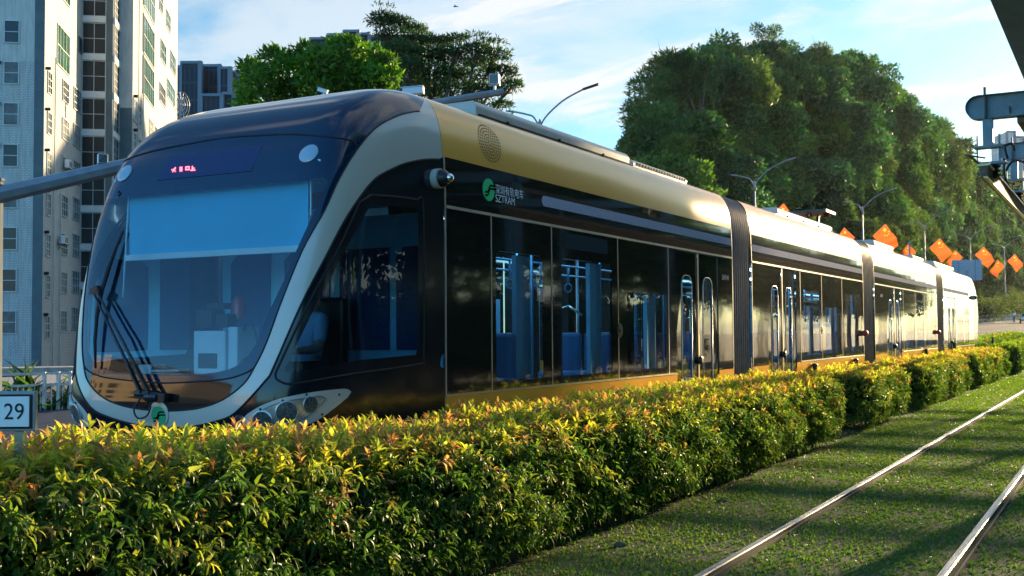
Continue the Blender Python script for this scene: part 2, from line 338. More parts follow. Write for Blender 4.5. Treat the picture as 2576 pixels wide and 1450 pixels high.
inner = trace([(1055, 281), (1043, 281), (999, 292), (944, 323), (897, 378), (853, 450), (816, 530), (761, 629), (706, 764), (670, 863), (637, 930), (611, 968), (560, 1006), (505, 1026), (450, 1033), (408, 1034)], 4)
inner = [(math.radians(41.2), HP)] + inner + [(0.0, inner[-1][1])]
outer = trace([(1104, 401), (1065, 402), (1018, 412), (981, 428), (944, 450), (908, 492), (864, 560), (820, 645), (757, 768), (688, 925), (668, 958), (593, 1038), (541, 1061), (479, 1074), (410, 1078)], 4)
outer = [(math.radians(53), HP)] + outer + [(0.0, outer[-1][1])]
seam = trace([(897, 369), (888, 357), (853, 348), (743, 338), (633, 342), (585, 345)], 5); seam = seam + [(0.0, seam[-1][1])]
gl = trace_lin([(505, 478), (560, 473), (690, 461), (812, 448)], 4) + trace([(812, 448), (825, 453), (822, 466)], 3)[1:] + trace([(822, 466), (743, 636), (717, 699), (670, 800), (644, 866), (600, 918), (523, 940), (408, 942)], 6)[1:]
gl = [(0.0, gl[0][1])] + gl + [(0.0, gl[-1][1])]
low = trace([(640, 925), (615, 940), (560, 955), (450, 963), (408, 964)], 5); low = low + [(0.0, low[-1][1])]
swo = trace([(933, 491), (999, 496), (1045, 503), (1064, 515), (1066, 723), (1065, 895), (1052, 917), (889, 941), (743, 965), (706, 960), (693, 945), (706, 911), (780, 757), (849, 629), (905, 508)], 5)
swi = trace_lin([(938, 515), (1046, 524), (1052, 540), (1053, 860), (1046, 893), (905, 906), (722, 938), (716, 930), (800, 757), (868, 629), (930, 520), (938, 515)], 5)[:-1]
hl = trace([(884, 986), (872, 979), (845, 980), (780, 988), (706, 1003), (651, 1024), (612, 1052), (600, 1085), (640, 1095), (720, 1085), (790, 1062), (834, 1033), (875, 1000)], 5)
hlens = trace([(818, 1003), (806, 997), (780, 1000), (706, 1013), (655, 1036), (630, 1066), (660, 1078), (720, 1068), (772, 1047), (806, 1018)], 5)
polys = dict(inner=mirror_closed(inner), outer=mirror_closed(outer), seam=mirror_closed(seam), gl=mirror_closed(gl))
def refl(c): return [(-t, a) for t, a in c]
pts, edges = [], []
def add_loop(c, closed=True):
    k = len(pts); pts.extend(c); n = len(c)
    for i in range(n if closed else n - 1): edges.append((k + i, k + (i + 1) % n))
for nm in ('inner', 'outer'): add_loop(polys[nm], False)
add_loop(mirror_closed(seam), False); add_loop(polys['gl']); add_loop(mirror_closed(low), False)
for c in (swo, swi, hl): add_loop(c); add_loop(refl(c))
th_l = np.unique(np.round(np.concatenate([np.linspace(-88, 88, 75), np.linspace(38, 52, 15), -np.linspace(38, 52, 15)]), 3)); al_l = np.linspace(-90, 90, 91)
g = [(math.radians(t), math.radians(a)) for t in th_l for a in al_l]
allp = pts + g
vo, eo, fo, _, _, _ = delaunay_2d_cdt([Vector((math.degrees(t), math.degrees(a))) for t, a in allp], edges, [], 0, 1e-4)
V2 = np.radians(np.array([v[:] for v in vo])); F2 = np.array([f[:] for f in fo]); ctr = V2[F2].mean(1)
isin = {k: inpoly_many(ctr, p) for k, p in polys.items()}
isin['sw'] = inpoly_many(ctr, swo) | inpoly_many(ctr, refl(swo)); isin['swi'] = inpoly_many(ctr, swi) | inpoly_many(ctr, refl(swi))
isin['hl'] = inpoly_many(ctr, hl) | inpoly_many(ctr, refl(hl))
isin['low'] = inpoly_many(ctr, [(-1.5, -1.6)] + refl(low) + list(reversed(low)) + [(1.5, -1.6)]) if False else None
lowt = np.array(sorted([(t, a) for t, a in low] + [(-t, a) for t, a in low]))
cls = np.full(len(F2), 'cab', object)
cls[isin['outer']] = 'frame'; cls[isin['inner']] = 'panel'
cls[isin['seam'] & isin['inner']] = 'dome'; 
# the dome reaches from the seam back to the joint with the first car body
st = np.array(sorted([(t, a) for t, a in seam] + [(-t, a) for t, a in seam])); dome = isin['inner'] & (ctr[:, 1] > np.interp(ctr[:, 0], st[:, 0], st[:, 1])) & (ctr[:, 1] > .75)
cls[dome] = 'dome'; cls[isin['inner'] & ~dome] = 'panel'
cls[isin['gl']] = 'glass'
lowm = (cls == 'panel') & (ctr[:, 1] < np.interp(ctr[:, 0], lowt[:, 0], lowt[:, 1])) & (np.abs(ctr[:, 0]) < lowt[-1, 0] + .05); cls[lowm] = 'low'
cls[isin['sw']] = 'sidefrit'; cls[isin['swi']] = 'sideglass'; cls[isin['hl']] = 'head'
P3 = nP(V2[:, 0], V2[:, 1]); N3 = nN(V2[:, 0], V2[:, 1])
NC = np.array([XC, Y1, ZP]); flip = ((P3 - NC) * N3).sum(1) < 0; N3[flip] *= -1
CARS = [(8.36, 16.60), (17.58, 26.20), (27.45, 37.35), (38.75, 46.9)]
YEND = CARS[-1][1]
def nose_part(name, keys, m, parent, far=None, off=0.0, rear=False):
    sel = np.isin(cls, keys)
    if far is not None: sel &= (ctr[:, 0] < 0) == far
    f = F2[sel]; u, inv = np.unique(f, return_inverse=True); f = inv.reshape(-1, 3); v = P3[u] + N3[u] * off; nn = N3[u].copy()
    if rear: v = v.copy(); v[:, 1] = YEND + Y1 - v[:, 1]; nn[:, 1] *= -1
    a = np.cross(v[f[:, 1]] - v[f[:, 0]], v[f[:, 2]] - v[f[:, 0]]); bad = (a * nn[f].mean(1)).sum(1) < 0; f[bad] = f[bad][:, ::-1]
    ok = np.linalg.norm(a, axis=1) > 1e-9; f = f[ok]
    bad_n = np.linalg.norm(nn, axis=1) < .5; nn[bad_n] = (1, 0, 0)
    return meshobj(name, v, f, m, parent, True, normals=nn)
TR = thing('tram', 'long dark tram with champagne roof and four linked cars standing behind the hedge', 'tram', (XC, Y1, .3))
cab = nose_part('cab_body', ['cab'], 'cabblack', TR)
nose_part('windscreen_frame', ['frame'], 'cream', TR); nose_part('roof_dome', ['dome'], 'navy', TR)
fp = nose_part('nose_panel', ['panel'], 'navy', TR); nose_part('bumper_panel', ['low'], 'black', TR); ws = nose_part('windscreen', ['glass'], 'windscreen', TR)
for far in (False, True):
    w_ = nose_part('cab_window', ['sidefrit'], 'cabblack', TR, far); nose_part('pane', ['sideglass'], 'cabglass', w_, far)
# rear end, mirrored
rb = nose_part('tail_cab', ['cab', 'sidefrit'], 'cabblack', TR, rear=True); nose_part('tail_frame', ['frame', 'head'], 'cream', rb, rear=True); nose_part('tail_roof', ['dome', 'panel'], 'navy', rb, rear=True); nose_part('tail_window', ['glass', 'sideglass', 'low'], 'windscreen', rb, rear=True)
def surf(q, off=0.0):
    t, a = np.array([q[0]]), np.array([q[1]]); p = nP(t, a)[0]; n = nN(t, a)[0]
    if (p - NC) @ n < 0: n = -n
    return p + n * off, n
def seam_tube(c, r, name, m, parent, both=False):
    mb = MB(); mb.tube([surf(q, .0)[0] for q in c], r, 6)
    if both: mb.tube([surf((-q[0], q[1]), .0)[0] for q in c], r, 6)
    return mb.build(name, m, parent, True)
seam_tube(mirror_closed(seam), .009, 'panel_gap', 'matblack', fp); seam_tube(mirror_closed(low), .007, 'panel_gap', 'matblack', fp)
seam_tube(swo + [swo[0]], .010, 'window_seal', 'matblack', cab); seam_tube(refl(swo + [swo[0]]), .010, 'window_seal', 'matblack', cab); seam_tube(polys['inner'][1:-1], .007, 'panel_gap', 'matblack', fp); seam_tube(polys['outer'][1:-1], .009, 'panel_gap', 'matblack', fp)
def px_patch(poly, off, name, m, parent, res=6, thick=0):
    """flat piece lying on the nose, outlined in the picture"""
    x0, y0 = np.min(poly, 0); x1, y1 = np.max(poly, 0); P = [tuple(p) for p in poly]; k = len(P); E_ = [(i, (i + 1) % k) for i in range(k)]
    Q = P + [(x, y) for x in np.arange(x0 + res, x1, res) for y in np.arange(y0 + res, y1, res) if inpoly((x, y), P)]
    v, e, f, _, _, _ = delaunay_2d_cdt([Vector(q) for q in Q], E_, [], 1, 1e-3); S = [surf(nhit(*q[:]), off) for q in v]
    f = [tuple(q[:]) for q in f]; vv = np.array([s_[0] for s_ in S]); nn = np.array([s_[1] for s_ in S]); ff = []
    for q in f:
        a = np.cross(vv[q[1]] - vv[q[0]], vv[q[2]] - vv[q[0]]); ff.append(q if a @ nn[q[0]] > 0 else q[::-1])
    return meshobj(name, vv, ff, m, parent, True, normals=nn)
def ell(cx, cy, a, b, rot=0, n=24):
    c, s = math.cos(rot), math.sin(rot); return [(cx + a * math.cos(t) * c - b * math.sin(t) * s, cy + a * math.cos(t) * s + b * math.sin(t) * c) for t in np.arange(n) * 2 * math.pi / n]
disp = px_patch([(394, 455), (428, 394), (661, 367), (633, 431)], .004, 'destination_display', 'screen', fp, 14)
LEDS = ["....#.....#.#....#####...#...", "...##.....#.#....#...#...#...", "####......#.#....#...#...###.", "..##......#.#....#####...#...", ".#..#.....#.#..........######"]   # fragments of scrolling characters
for lo_, hi_ in ((0, 6), (9, 14), (16, 22), (22, 30)):
    led = MB()
    for r_, row in enumerate(LEDS):
        for c_, ch in enumerate(row):
            if ch == '#' and lo_ <= c_ < hi_: p, n_ = surf(nhit(434 + c_ * 2.05, 424 + r_ * 2.3 - c_ * .14), .007); u_, w_, d_ = frame_of(n_); led.box(p, (.0085, .0085, .002), ax=np.array([u_, w_, d_]))
    led.build('led_character', 'redled', fp)
for q in (nhit(777, 387), None):
    q = q or (-nhit(777, 387)[0], nhit(777, 387)[1]); p, n_ = surf(q, .002); mb = MB(); mb.lathe(p, n_, [(.085, -.01), (.085, .004), (.07, .014), (.04, .022), (.0, .025)], 28)
    smoothish(mb.build('marker_lamp', pbr('lamp_lens', (.30, .42, .50), .08, var=.05, coat=.5), fp))
for dx, dy in ((285, 483), (289, 487), (286, 491)):
    q = nhit(dx + 14, dy)
    if q: p, n_ = surf(q, .002); MB().lathe(p, n_, [(.012, -.005), (.012, .004), (0, .005)], 10).build('vent_hole', 'matblack', fp)
# headlights, both sides
M['lens'] = glassmat('lens_glass', (.85, .85, .80), 1.5, 0, .06, (.6, .55, .45))
M['reflector'] = pbr('reflector', (.62, .60, .54), .25, .6, var=.3, scale=14)
M['cluster'] = pbr('lamp_cluster', (.10, .12, .12), .35, .3, var=.85, scale=70)
for sgn in (1, -1):
    hb = nose_part('headlight', ['head'], 'cream', TR, far=(sgn < 0))
    k = [(t * sgn, a) for t, a in hlens]
    vo_, _, fo_, _, _, _ = delaunay_2d_cdt([Vector((t, a)) for t, a in k] + [Vector(x) for x in [(t, a) for t in np.linspace(min(q[0] for q in k), max(q[0] for q in k), 14) for a in np.linspace(min(q[1] for q in k), max(q[1] for q in k), 12)] if inpoly(x, k)], [(i, (i + 1) % len(k)) for i in range(len(k))], [], 1, 1e-5)
    meshobj('lamp_glass', [surf(q[:], .006)[0] for q in vo_], [tuple(f[:]) for f in fo_], 'reflector', hb, True)
    rim = MB().tube([surf(q, .006)[0] for q in k + [k[0]]], .005, 6).build('lens_rim', 'greysteel', hb, True)
    for (lx, ly, r_) in ((781, 1018, .062), (721, 1037, .078), (661, 1060, .075)):
        q = nhit(lx, ly); p, n_ = surf((q[0] * sgn, q[1]), .006); mb = MB(); mb.lathe(p, n_, [(r_ * 1.10, -.01), (r_ * 1.10, .003), (r_ * 1.02, .006), (r_, .003)], 26, 0); smoothish(mb.build('lamp_bezel', 'reflector', hb))
        mb = MB(); mb.lathe(p, n_, [(r_, .001), (r_ * .98, .003), (r_ * .6, .005), (0, .006)], 26); smoothish(mb.build('lamp', 'cluster', hb))
    for (sx, sy) in ((853, 993), (771, 993), (711, 1008), (655, 1030), (810, 1043)):
        q = nhit(sx, sy); p, n_ = surf((q[0] * sgn, q[1]), .001); MB().lathe(p, n_, [(.009, -.004), (.009, .003), (0, .004)], 8).build('screw', 'matblack', hb)
# badge at the foot of the front
bd = MB(); p0, n0 = surf((0.0, nhit(393, 1041)[1]), .0); bd.lathe(p0, n0, [(.10, -.02), (.10, .006), (.09, .010), (0, .011)], 32); bo = smoothish(bd.build('coupler_cover', 'cream', TR))
pb, nb = surf((0.0, nhit(393, 1046)[1]), .012); ub, wb, db = frame_of(nb); MB().lathe(pb, nb, [(.078, -.004), (.078, .001), (0, .0012)], 32).build('badge', 'green', bo)
def tram_mark(origin, ax, rad, off, m, parent):
    """the S made of two parallel rails across a disc"""
    out = MB()
    for dy in (-.13, .17):
        c = spline([(-.75, -.40 + dy), (-.35, -.40 + dy), (-.12, -.20 + dy), (.05, .12 + dy), (.30, .26 + dy), (.98 if dy < 0 else .90, .26 + dy)], 5); t = .085
        pts_ = [np.array(q) for q in c]; L = []; Rr = []
        for i, q in enumerate(pts_):
            d = pts_[min(i + 1, len(pts_) - 1)] - pts_[max(i - 1, 0)]; d /= np.linalg.norm(d); nn_ = np.array([-d[1], d[0]]); L.append(q + nn_ * t); Rr.append(q - nn_ * t)
        v = [np.asarray(origin) + rad * (q[0] * ax[0] + q[1] * ax[1]) + ax[2] * off for q in L + Rr]; n = len(L)
        out.add(v, [(i, n + i, n + i + 1, i + 1) for i in range(n - 1)])
    return out.build('rail_emblem', m, parent)
tram_mark(pb, (np.array([1, 0, 0.]), np.cross(nb, np.array([1, 0, 0.])) * np.sign(np.cross(nb, np.array([1, 0, 0.]))[2]), nb), .075, .004, 'decal', bo)
# wiper
def wp(x, y, off): q = nhit(x, y); return surf(q, off)[0]
wb_ = MB(); wb_.bar(wp(360, 992, .05), wp(432, 1003, .05), .055, .07); wb_.lathe(wp(372, 992, .05), (1, 0, 0), [(.035, -.07), (.04, 0), (.035, .06)], 12); wb_.lathe(wp(397, 1000, .06), (1, 0, 0), [(.035, -.06), (.042, 0), (.035, .07)], 12)
wpr = wb_.build('wiper', 'dark', TR, bevel=.006)
aw = MB(); aw.bar(wp(375, 990, .08), wp(345, 925, .09), .032, .02); aw.tube([wp(345, 925, .09), wp(310, 850, .10), wp(259, 750, .09)], [.014, .011, .010], 8)
aw.bar(wp(396, 992, .08), wp(362, 925, .09), .032, .02); aw.tube([wp(362, 925, .09), wp(325, 850, .10), wp(268, 748, .09)], [.014, .011, .010], 8); aw.box(wp(262, 742, .09), (.10, .03, .05)); aw.lathe(wp(266, 735, .085), (0, -1, 0), [(.028, -.03), (.028, .03)], 10); aw.build('wiper_arm', 'dark', wpr)
bw = MB(); bw.tube([wp(317, 584, .03), wp(300, 632, .04), wp(285, 680, .05), wp(268, 740, .055), wp(256, 800, .05), wp(250, 860, .045), wp(248, 928, .03)], [.009, .014, .018, .018, .016, .014, .009], 8); bw.build('wiper_blade', 'matblack', wpr, True)
hs = MB(); hs.tube(spline([wp(364, 1005, .05), wp(352, 1030, .06), wp(362, 1048, .06), wp(382, 1043, .05), wp(390, 1020, .04)], 6), .007, 6); hs.build('hose', 'dark', wpr, True)
# cab inside
M['cabwall'] = pbr('cab_wall', (.30, .80, .99), .5, var=.06); M['desk'] = pbr('cab_desk', (.22, .36, .45), .6, var=.15); M['shade'] = pbr('roller_blind', (.08, .50, .70), .75, var=.06, scale=2); M['cabdark'] = pbr('cab_dark_window', (.015, .075, .19), .15, var=.1)  # grey-white cab walls coloured blue for the sky light they reflect
bk = MB(); bk.box((XC, 8.30, 1.7), (2.45, .04, 2.3)); bk.box((XC, 7.55, 3.12), (2.3, 1.4, .03)); bw0 = bk.build('cab_partition', 'cabwall', TR)
for x0, x1 in ((-.42, .12), (.24, .80), (.88, 1.18), (-1.1, -.6)):
    pl = [(XC + x0 + .08, 8.275, 2.55), (XC + x0, 8.275, 2.47), (XC + x0, 8.275, 1.62), (XC + x1, 8.275, 1.62), (XC + x1, 8.275, 2.55)]
    MB().prism(pl, (0, -.012, 0)).build('partition_window', 'cabdark', bw0)
ds = MB(); ds.box((XC, 6.86, 1.30), (1.9, .75, .22)); ds.box((XC, 7.0, .95), (2.2, 1.0, .5)); ds.build('driver_desk', 'desk', TR, bevel=.03)
bl = MB(); b0 = [onY(322, 512, 6.95), onY(790, 462, 6.95), onY(742, 632, 6.95), onY(328, 655, 6.95)]
zt, zb = 3.02, 2.46; bl.box((XC + .03, 6.86, (zt + zb) / 2), (1.99, .006, zt - zb)); bo_ = bl.build('roller_blind', 'shade', TR)
rr_ = MB(); rr_.bar((XC - .97, 6.84, 2.44), (XC + 1.03, 6.84, 2.44), .055, .05); rr_.bar((XC - 1.0, 6.86, 3.04), (XC + 1.06, 6.86, 3.04), .06, .05); rr_.bar((XC - .97, 6.86, 3.03), (XC - .97, 6.80, 2.1), .012); rr_.bar((XC + 1.05, 6.86, 3.03), (XC + 1.05, 6.86, 2.7), .012); rr_.build('blind_rail', 'white', bo_)
for dx in (-.12, .20):
    dc = MB(); dc.lathe((XC + dx, 6.90, 3.05), (0, 0, -1), [(.07, 0), (.07, .03), (.055, .05), (.03, .075), (0, .085)], 18); d_ = smoothish(dc.build('cab_camera', 'white', TR)); MB().ball((XC + dx, 6.895, 2.985), .034, n=12, k=8).build('camera_lens', 'dark', d_, True)
eq = MB(); eq.box((XC + .22, 6.75, 1.60), (.34, .28, .40)); eq.box((XC + .45, 6.76, 1.62), (.10, .26, .42)); eb = eq.build('equipment_box', 'offwhite', TR, bevel=.012)
e2 = MB(); e2.box((XC + .21, 6.605, 1.56), (.20, .012, .12)); e2.box((XC + .13, 6.72, 1.90), (.16, .16, .14)); e2.box((XC + .32, 6.70, 1.88), (.12, .12, .11)); e2.box((XC + .20, 6.74, 2.0), (.18, .10, .05)); e2.build('cab_monitor', 'dark', eb, bevel=.01)
cl_ = MB(); cl_.box((XC - .25, 6.72, 1.44), (.34, .22, .03)); cl_.box((XC - .30, 6.70, 1.475), (.26, .18, .02), rot=.3); cl_.box((XC - .62, 6.80, 1.47), (.16, .16, .10)); cl_.box((XC + .68, 6.78, 1.50), (.16, .22, .18)); cl_.build('desk_clutter', 'offwhite', eb, bevel=.006)
cb_ = MB(); cb_.tube(spline([(XC + .50, 6.70, 1.80), (XC + .60, 6.66, 1.86), (XC + .66, 6.68, 1.72), (XC + .62, 6.72, 1.55)], 6), .012, 6); cb_.lathe((XC + .60, 6.64, 1.50), (0, 1, 0), [(.09, 0), (.10, .01), (.09, .02)], 16); cb_.build('cable', 'dark', eb, True)
rbn = MB(); rbn.lathe((XC + .36, 6.80, 1.90), (0, 0, 1), [(.055, 0), (.055, .10), (.045, .15), (.02, .18), (0, .185)], 18); smoothish(rbn.build('beacon', 'red', eb))
# ------------------------------------------------------------------ car bodies
Rt, Rb = float(_dr[-1]), float(_dr[0]); PT, PBm = float(_pp[-1]), float(_pp[0])
def xz(z, inset=0.0):
    z = np.asarray(z, float); q = np.where(z > ZP, np.clip((z - ZP) / Rt, 0, 1), np.clip((ZP - z) / Rb, 0, 1)); p = np.where(z > ZP, PT, PBm)
    return (W - inset) * np.maximum(0, 1 - q ** p) ** (1 / p)
def side_mesh(name, polys_, hole, m, parent, sgn, off=0.0, y0=None, y1=None, z0=None, z1=None):
    """piece of the curved side: rectangle y0..y1 x z0..z1 less the holes"""
    Q = [(y0, z0), (y1, z0), (y1, z1), (y0, z1)]; E_ = [(0, 1), (1, 2), (2, 3), (3, 0)]
    for h in hole:
        k = len(Q); Q += h; E_ += [(k + i, k + (i + 1) % len(h)) for i in range(len(h))]
    for z in np.arange(z0 + .12, z1 - .02, .12): Q += [(y, z) for y in np.linspace(y0, y1, max(2, int((y1 - y0) / .6) + 1))]
    v, e, f, _, _, _ = delaunay_2d_cdt([Vector(q) for q in Q], E_, [], 1, 1e-4)
    v = np.array([q[:] for q in v]); f = [tuple(q[:]) for q in f]; f = [q for q in f if not any(inpoly(v[list(q)].mean(0), h) for h in hole)]
    V = np.stack([XC + sgn * (xz(v[:, 1]) + off), v[:, 0], v[:, 1]], 1); ff = []
    for q in f:
        a = np.cross(V[q[1]] - V[q[0]], V[q[2]] - V[q[0]]); ff.append(q if a[0] * sgn > 0 else q[::-1])
    return meshobj(name, V, ff, m, parent, False)
def rrect(y0, y1, z0, z1, r, n=4):
    out = []
    for cy, cz, a0 in ((y1 - r, z1 - r, 0), (y0 + r, z1 - r, 90), (y0 + r, z0 + r, 180), (y1 - r, z0 + r, 270)):
        out += [(cy + r * math.cos(R(a0 + 90 * i / n)), cz + r * math.sin(R(a0 + 90 * i / n))) for i in range(n + 1)]
    return out
def sweep(name, zs, y0, y1, m, parent, sgns=(1, -1), off=0.0, ny=2, close=False):
    mb = MB(); ys = np.linspace(y0, y1, ny)
    for s in sgns:
        v = [(XC + s * (float(xz(z)) + off), y, z + (off if z > 3.6 else 0)) for y in ys for z in zs]; k = len(zs)
        f = [(i * k + j, (i + 1) * k + j, (i + 1) * k + j + 1, i * k + j + 1) for i in range(ny - 1) for j in range(k - 1)]
        mb.add(v, [q if s > 0 else q[::-1] for q in f])
    return smoothish(mb.build(name, m, parent), 60)
ZL, ZC, ZK = 2.90, 3.35, 1.215       # line over the windows, cornice, top of the skirt
def roofz(): 
    t = np.linspace(0, 1, 26); return ZC + (ZP + Rt - ZC) * (1 - (1 - t) ** 2.2)
def vline(mb, y, z0, z1, sgn, w=.022, off=.004):
    zs = np.linspace(z0, z1, 9); v = []
    for z in zs:
        x = XC + sgn * (float(xz(z)) + off); v += [(x, y - w / 2, z), (x, y + w / 2, z)]
    mb.add(v, [((2 * i, 2 * i + 1, 2 * i + 3, 2 * i + 2) if sgn > 0 else (2 * i + 2, 2 * i + 3, 2 * i + 1, 2 * i)) for i in range(8)])
M['pillar'] = pbr('inner_pillar', (.16, .46, .72), .5, var=.08)
CARDEF = [
 dict(lines=[9.19, 10.46, 12.20, 13.86], door=(14.15, 15.02, 15.90), win=[(9.28, 10.25, 1.30, 2.56), (10.70, 12.02, 1.30, 2.57), (12.47, 13.75, 1.30, 2.25)], strip=(10.25, 16.56), disp=(10.76, 11.90, 2.68, 2.85), skirt=(8.37, 14.12), lock=12.24, grille=9.25),
 dict(lines=[20.60, 22.24, 24.02], door=(18.47, 19.38, 20.29), win=[(20.78, 22.08, 1.32, 2.26), (20.82, 22.02, 2.32, 2.55), (22.52, 23.88, 1.32, 2.26), (24.30, 26.02, 1.32, 2.58)], strip=(17.60, 26.18), disp=None, skirt=(20.60, 26.18), lock=22.24, grille=18.35, red=26.08),
 dict(lines=[31.32, 33.25, 34.85], door=(28.95, 30.06, 31.00), win=[(31.6, 33.1, 1.32, 2.26), (33.42, 34.70, 1.32, 2.58), (35.0, 37.1, 1.32, 2.30)], strip=(27.5, 37.3), disp=(33.6, 34.6, 2.66, 2.85), skirt=(31.2, 37.32), lock=None, grille=None, red=37.2),
 dict(lines=[41.61, 43.81, 45.3], door=(39.60, 40.63, 41.55), win=[(41.8, 43.6, 1.32, 2.26), (44.0, 45.2, 1.32, 2.26), (44.0, 45.2, 2.32, 2.58)], strip=(38.9, 45.3), disp=None, skirt=(41.6, 46.85), lock=None, grille=None)]
for ci, ((y0, y1), cd) in enumerate(zip(CARS, CARDEF)):
    cb = sweep('car_roof', roofz(), y0, y1, 'gold', TR, ny=8)
    sweep('side_band', np.linspace(ZL, ZC, 7), y0, y1, 'black', cb, ny=6)
    ln = MB()
    for s in (1, -1):
        for y in cd['lines']: vline(ln, y, ZK, ZL, s)
        for z in (ZL,):
            v = []
            for y in np.linspace(y0 + .02, y1 - .02, 12): v += [(XC + s * (float(xz(z)) + .012), y, z - .014), (XC + s * (float(xz(z)) + .012), y, z + .014)]
            ln.add(v, [((2 * i, 2 * i + 2, 2 * i + 3, 2 * i + 1) if s > 0 else (2 * i + 1, 2 * i + 3, 2 * i + 2, 2 * i)) for i in range(11)])
        vline(ln, y0 + .015, ZK, ZC, s, .025); vline(ln, y1 - .015, .6, ZC, s, .03)
        ln.bar((XC + s * (W + .006), cd['skirt'][0], ZK), (XC + s * (W + .006), cd['skirt'][1], ZK), .012, .02)
    ln.build('side_trim', 'steelline', cb)
    d0, dm, d1 = cd['door']
    for s in (1, -1):
        holes = [rrect(a, b, c, d, .06) for a, b, c, d in cd['win']]
        dcut = [(d0, .6), (d1, .6), (d1, ZL - .02), (d0, ZL - .02)]
        # window zone and skirt, with the doorway left open
        segs = [(y0, d0), (d1, y1)]
        for a, b in segs:
            if b - a < .05: continue
            hh = [h for h, wn_ in zip(holes, cd['win']) if wn_[0] >= a and wn_[1] <= b]
            side_mesh('side_panel', None, hh, 'black', cb, s, 0, a, b, ZK, ZL)
            side_mesh('skirt', None, [], 'gold', cb, s, 0.003, a, b, .50, ZK - .01)
        for (a, b, c, d) in cd['win']:
            side_mesh('window', None, [], 'sideglass', cb, s, -.006, a, b, c, d)
            if b - a > .7 and d - c > .5: MB().box((XC + s * (W - .16), b - .17, (c + d) / 2), (.05, .30, d - c)).build('window_pillar', 'pillar', cb)
        for (a, b, hy) in ((d0 + .02, dm - .012, 1), (dm + .012, d1 - .03, -1)):
            wc = (a + b) / 2; wh = rrect(wc - .20, wc + .20, .85, 2.55, .14, 5)
            dl = side_mesh('door_leaf', None, [wh], 'black', TR, s, -.012, a, b, .52, ZL - .03)
            side_mesh('door_window', None, [], 'sideglass', dl, s, -.022, wc - .20, wc + .20, .85, 2.55)
            rm = MB(); rm.tube([(XC + s * (float(xz(q[1])) - .008), q[0], q[1]) for q in wh + [wh[0]]], .006, 6); rm.build('window_rim', 'steelline', dl, True)
        mb = MB(); vline(mb, dm, .52, ZL - .02, s, .05, .002); ctrd = mb.build('door_post', 'steelline', TR)
        MB().lathe((XC + s * (W + .0), dm + .03, 1.37), (s, 0, 0), [(.055, -.01), (.055, .035), (.035, .045), (0, .046)], 16).build('door_button', 'dark', ctrd)
        MB().box((XC + s * (W + .006), dm - .01, 1.585), (.006, .05, .29)).build('door_label', pbr('yellow_label', (.62, .48, .06), .5), ctrd)
        MB().box((XC + s * (W - .03), (d0 + d1) / 2, ZL - .015), (.05, d1 - d0, .028)).build('door_track', 'matblack', TR)
        if cd['strip']:
            sa, sb = cd['strip']; side_mesh('grey_strip', None, [], 'strip', cb, s, .004, sa, sb, 3.075, 3.185) if ci else meshobj('grey_strip', *(lambda pl: ([(XC + s * (float(xz(z)) + .004), y, z) for y, z in pl], [tuple(range(len(pl)))[::(1 if s > 0 else -1)]]))([(sb, 3.09), (sb, 3.20)] + [(sa + .06 - .06 * math.sin(a_), 3.145 + .055 * math.cos(a_)) for a_ in np.linspace(0, math.pi, 9)]), 'strip', cb)
        if cd['disp']: a, b, c, d = cd['disp']; side_mesh('side_display', None, [], 'sidescreen', cb, s, .003, a, b, c, d)
        if cd['lock']: MB().lathe((XC + s * (W - .004), cd['lock'], 1.79), (s, 0, 0), [(.085, -.005), (.085, .008), (.078, .012), (.02, .013), (.02, .02), (0, .021)], 24).build('panel_lock', 'dark', cb)
        if cd.get('red'): MB().lathe((XC + s * (W + .05), cd['red'], 1.72), (0, 1, 0), [(.03, -.05), (.07, -.045), (.07, .03), (.05, .05), (0, .055)], 14).build('side_marker', 'red', TR)
        if cd['grille'] is not None:
            gm = MB()   # speaker grille: rings of small holes on the roof shoulder
            for r_, k in ((.03, 6), (.065, 12), (.10, 18), (.135, 24), (.17, 30), (.205, 36)):
                for j in range(k):
                    a = 2 * math.pi * j / k; y = cd['grille'] + r_ * math.cos(a); dz = r_ * math.sin(a) * .88; z = 3.60 + dz; x = float(xz(z)); dxz = (float(xz(z + .005)) - float(xz(z - .005))) / .01
                    nrm = np.array([1, 0, -dxz]); nrm /= np.linalg.norm(nrm); c = np.array([XC + s * (x + nrm[0] * .002), y, z + nrm[2] * .002]); nrm[0] *= s; u_, w_, _d = frame_of(nrm)
                    gm.add([c + .0105 * (u_ * math.cos(t) + w_ * math.sin(t)) for t in np.arange(6) * math.pi / 3], [tuple(range(6))])
            gm.build('speaker_grille', 'matblack', cb)
    # inside
    inn = MB(); inn.box((XC, (y0 + y1) / 2, .85), (2.5, y1 - y0 - .02, .05), 0); inn.box((XC, (y0 + y1) / 2, 2.95), (2.3, y1 - y0 - .02, .04), 1)
    io = inn.build('cabin_floor', ['desk', 'offwhite'], cb)
    lt = MB()
    for s in (1, -1):
        for a in np.arange(y0 + .8, y1 - 1.2, 1.5): lt.box((XC + s * .55, a + .6, 2.915), (.14, 1.1, .03))
    lt.build('ceiling_light', 'lamp', cb)
    pm = MB()
    for a in np.arange(y0 + 1.1, y1 - .3, 1.9):
        for s in (1, -1): pm.tube([(XC + s * .62, a, .87), (XC + s * .62, a, 2.92)], .017, 8)
    for s in (1, -1): pm.tube([(XC + s * .5, y0 + .3, 2.6), (XC + s * .5, y1 - .3, 2.6)], .014, 8)
    for a in np.arange(y0 + 1.2, y1 - .5, .75): pm.bar((XC + .5, a, 2.6), (XC + .5, a, 2.38), .012, .03); pm.tube([(XC + .5 + .05 * math.sin(t), a, 2.33 - .055 * math.cos(t)) for t in np.linspace(0, 2 * math.pi, 10)], .008, 6)
    pm.build('grab_pole', pbr('blue_grab_pole', (.10, .35, .62), .35, .3), cb, True)
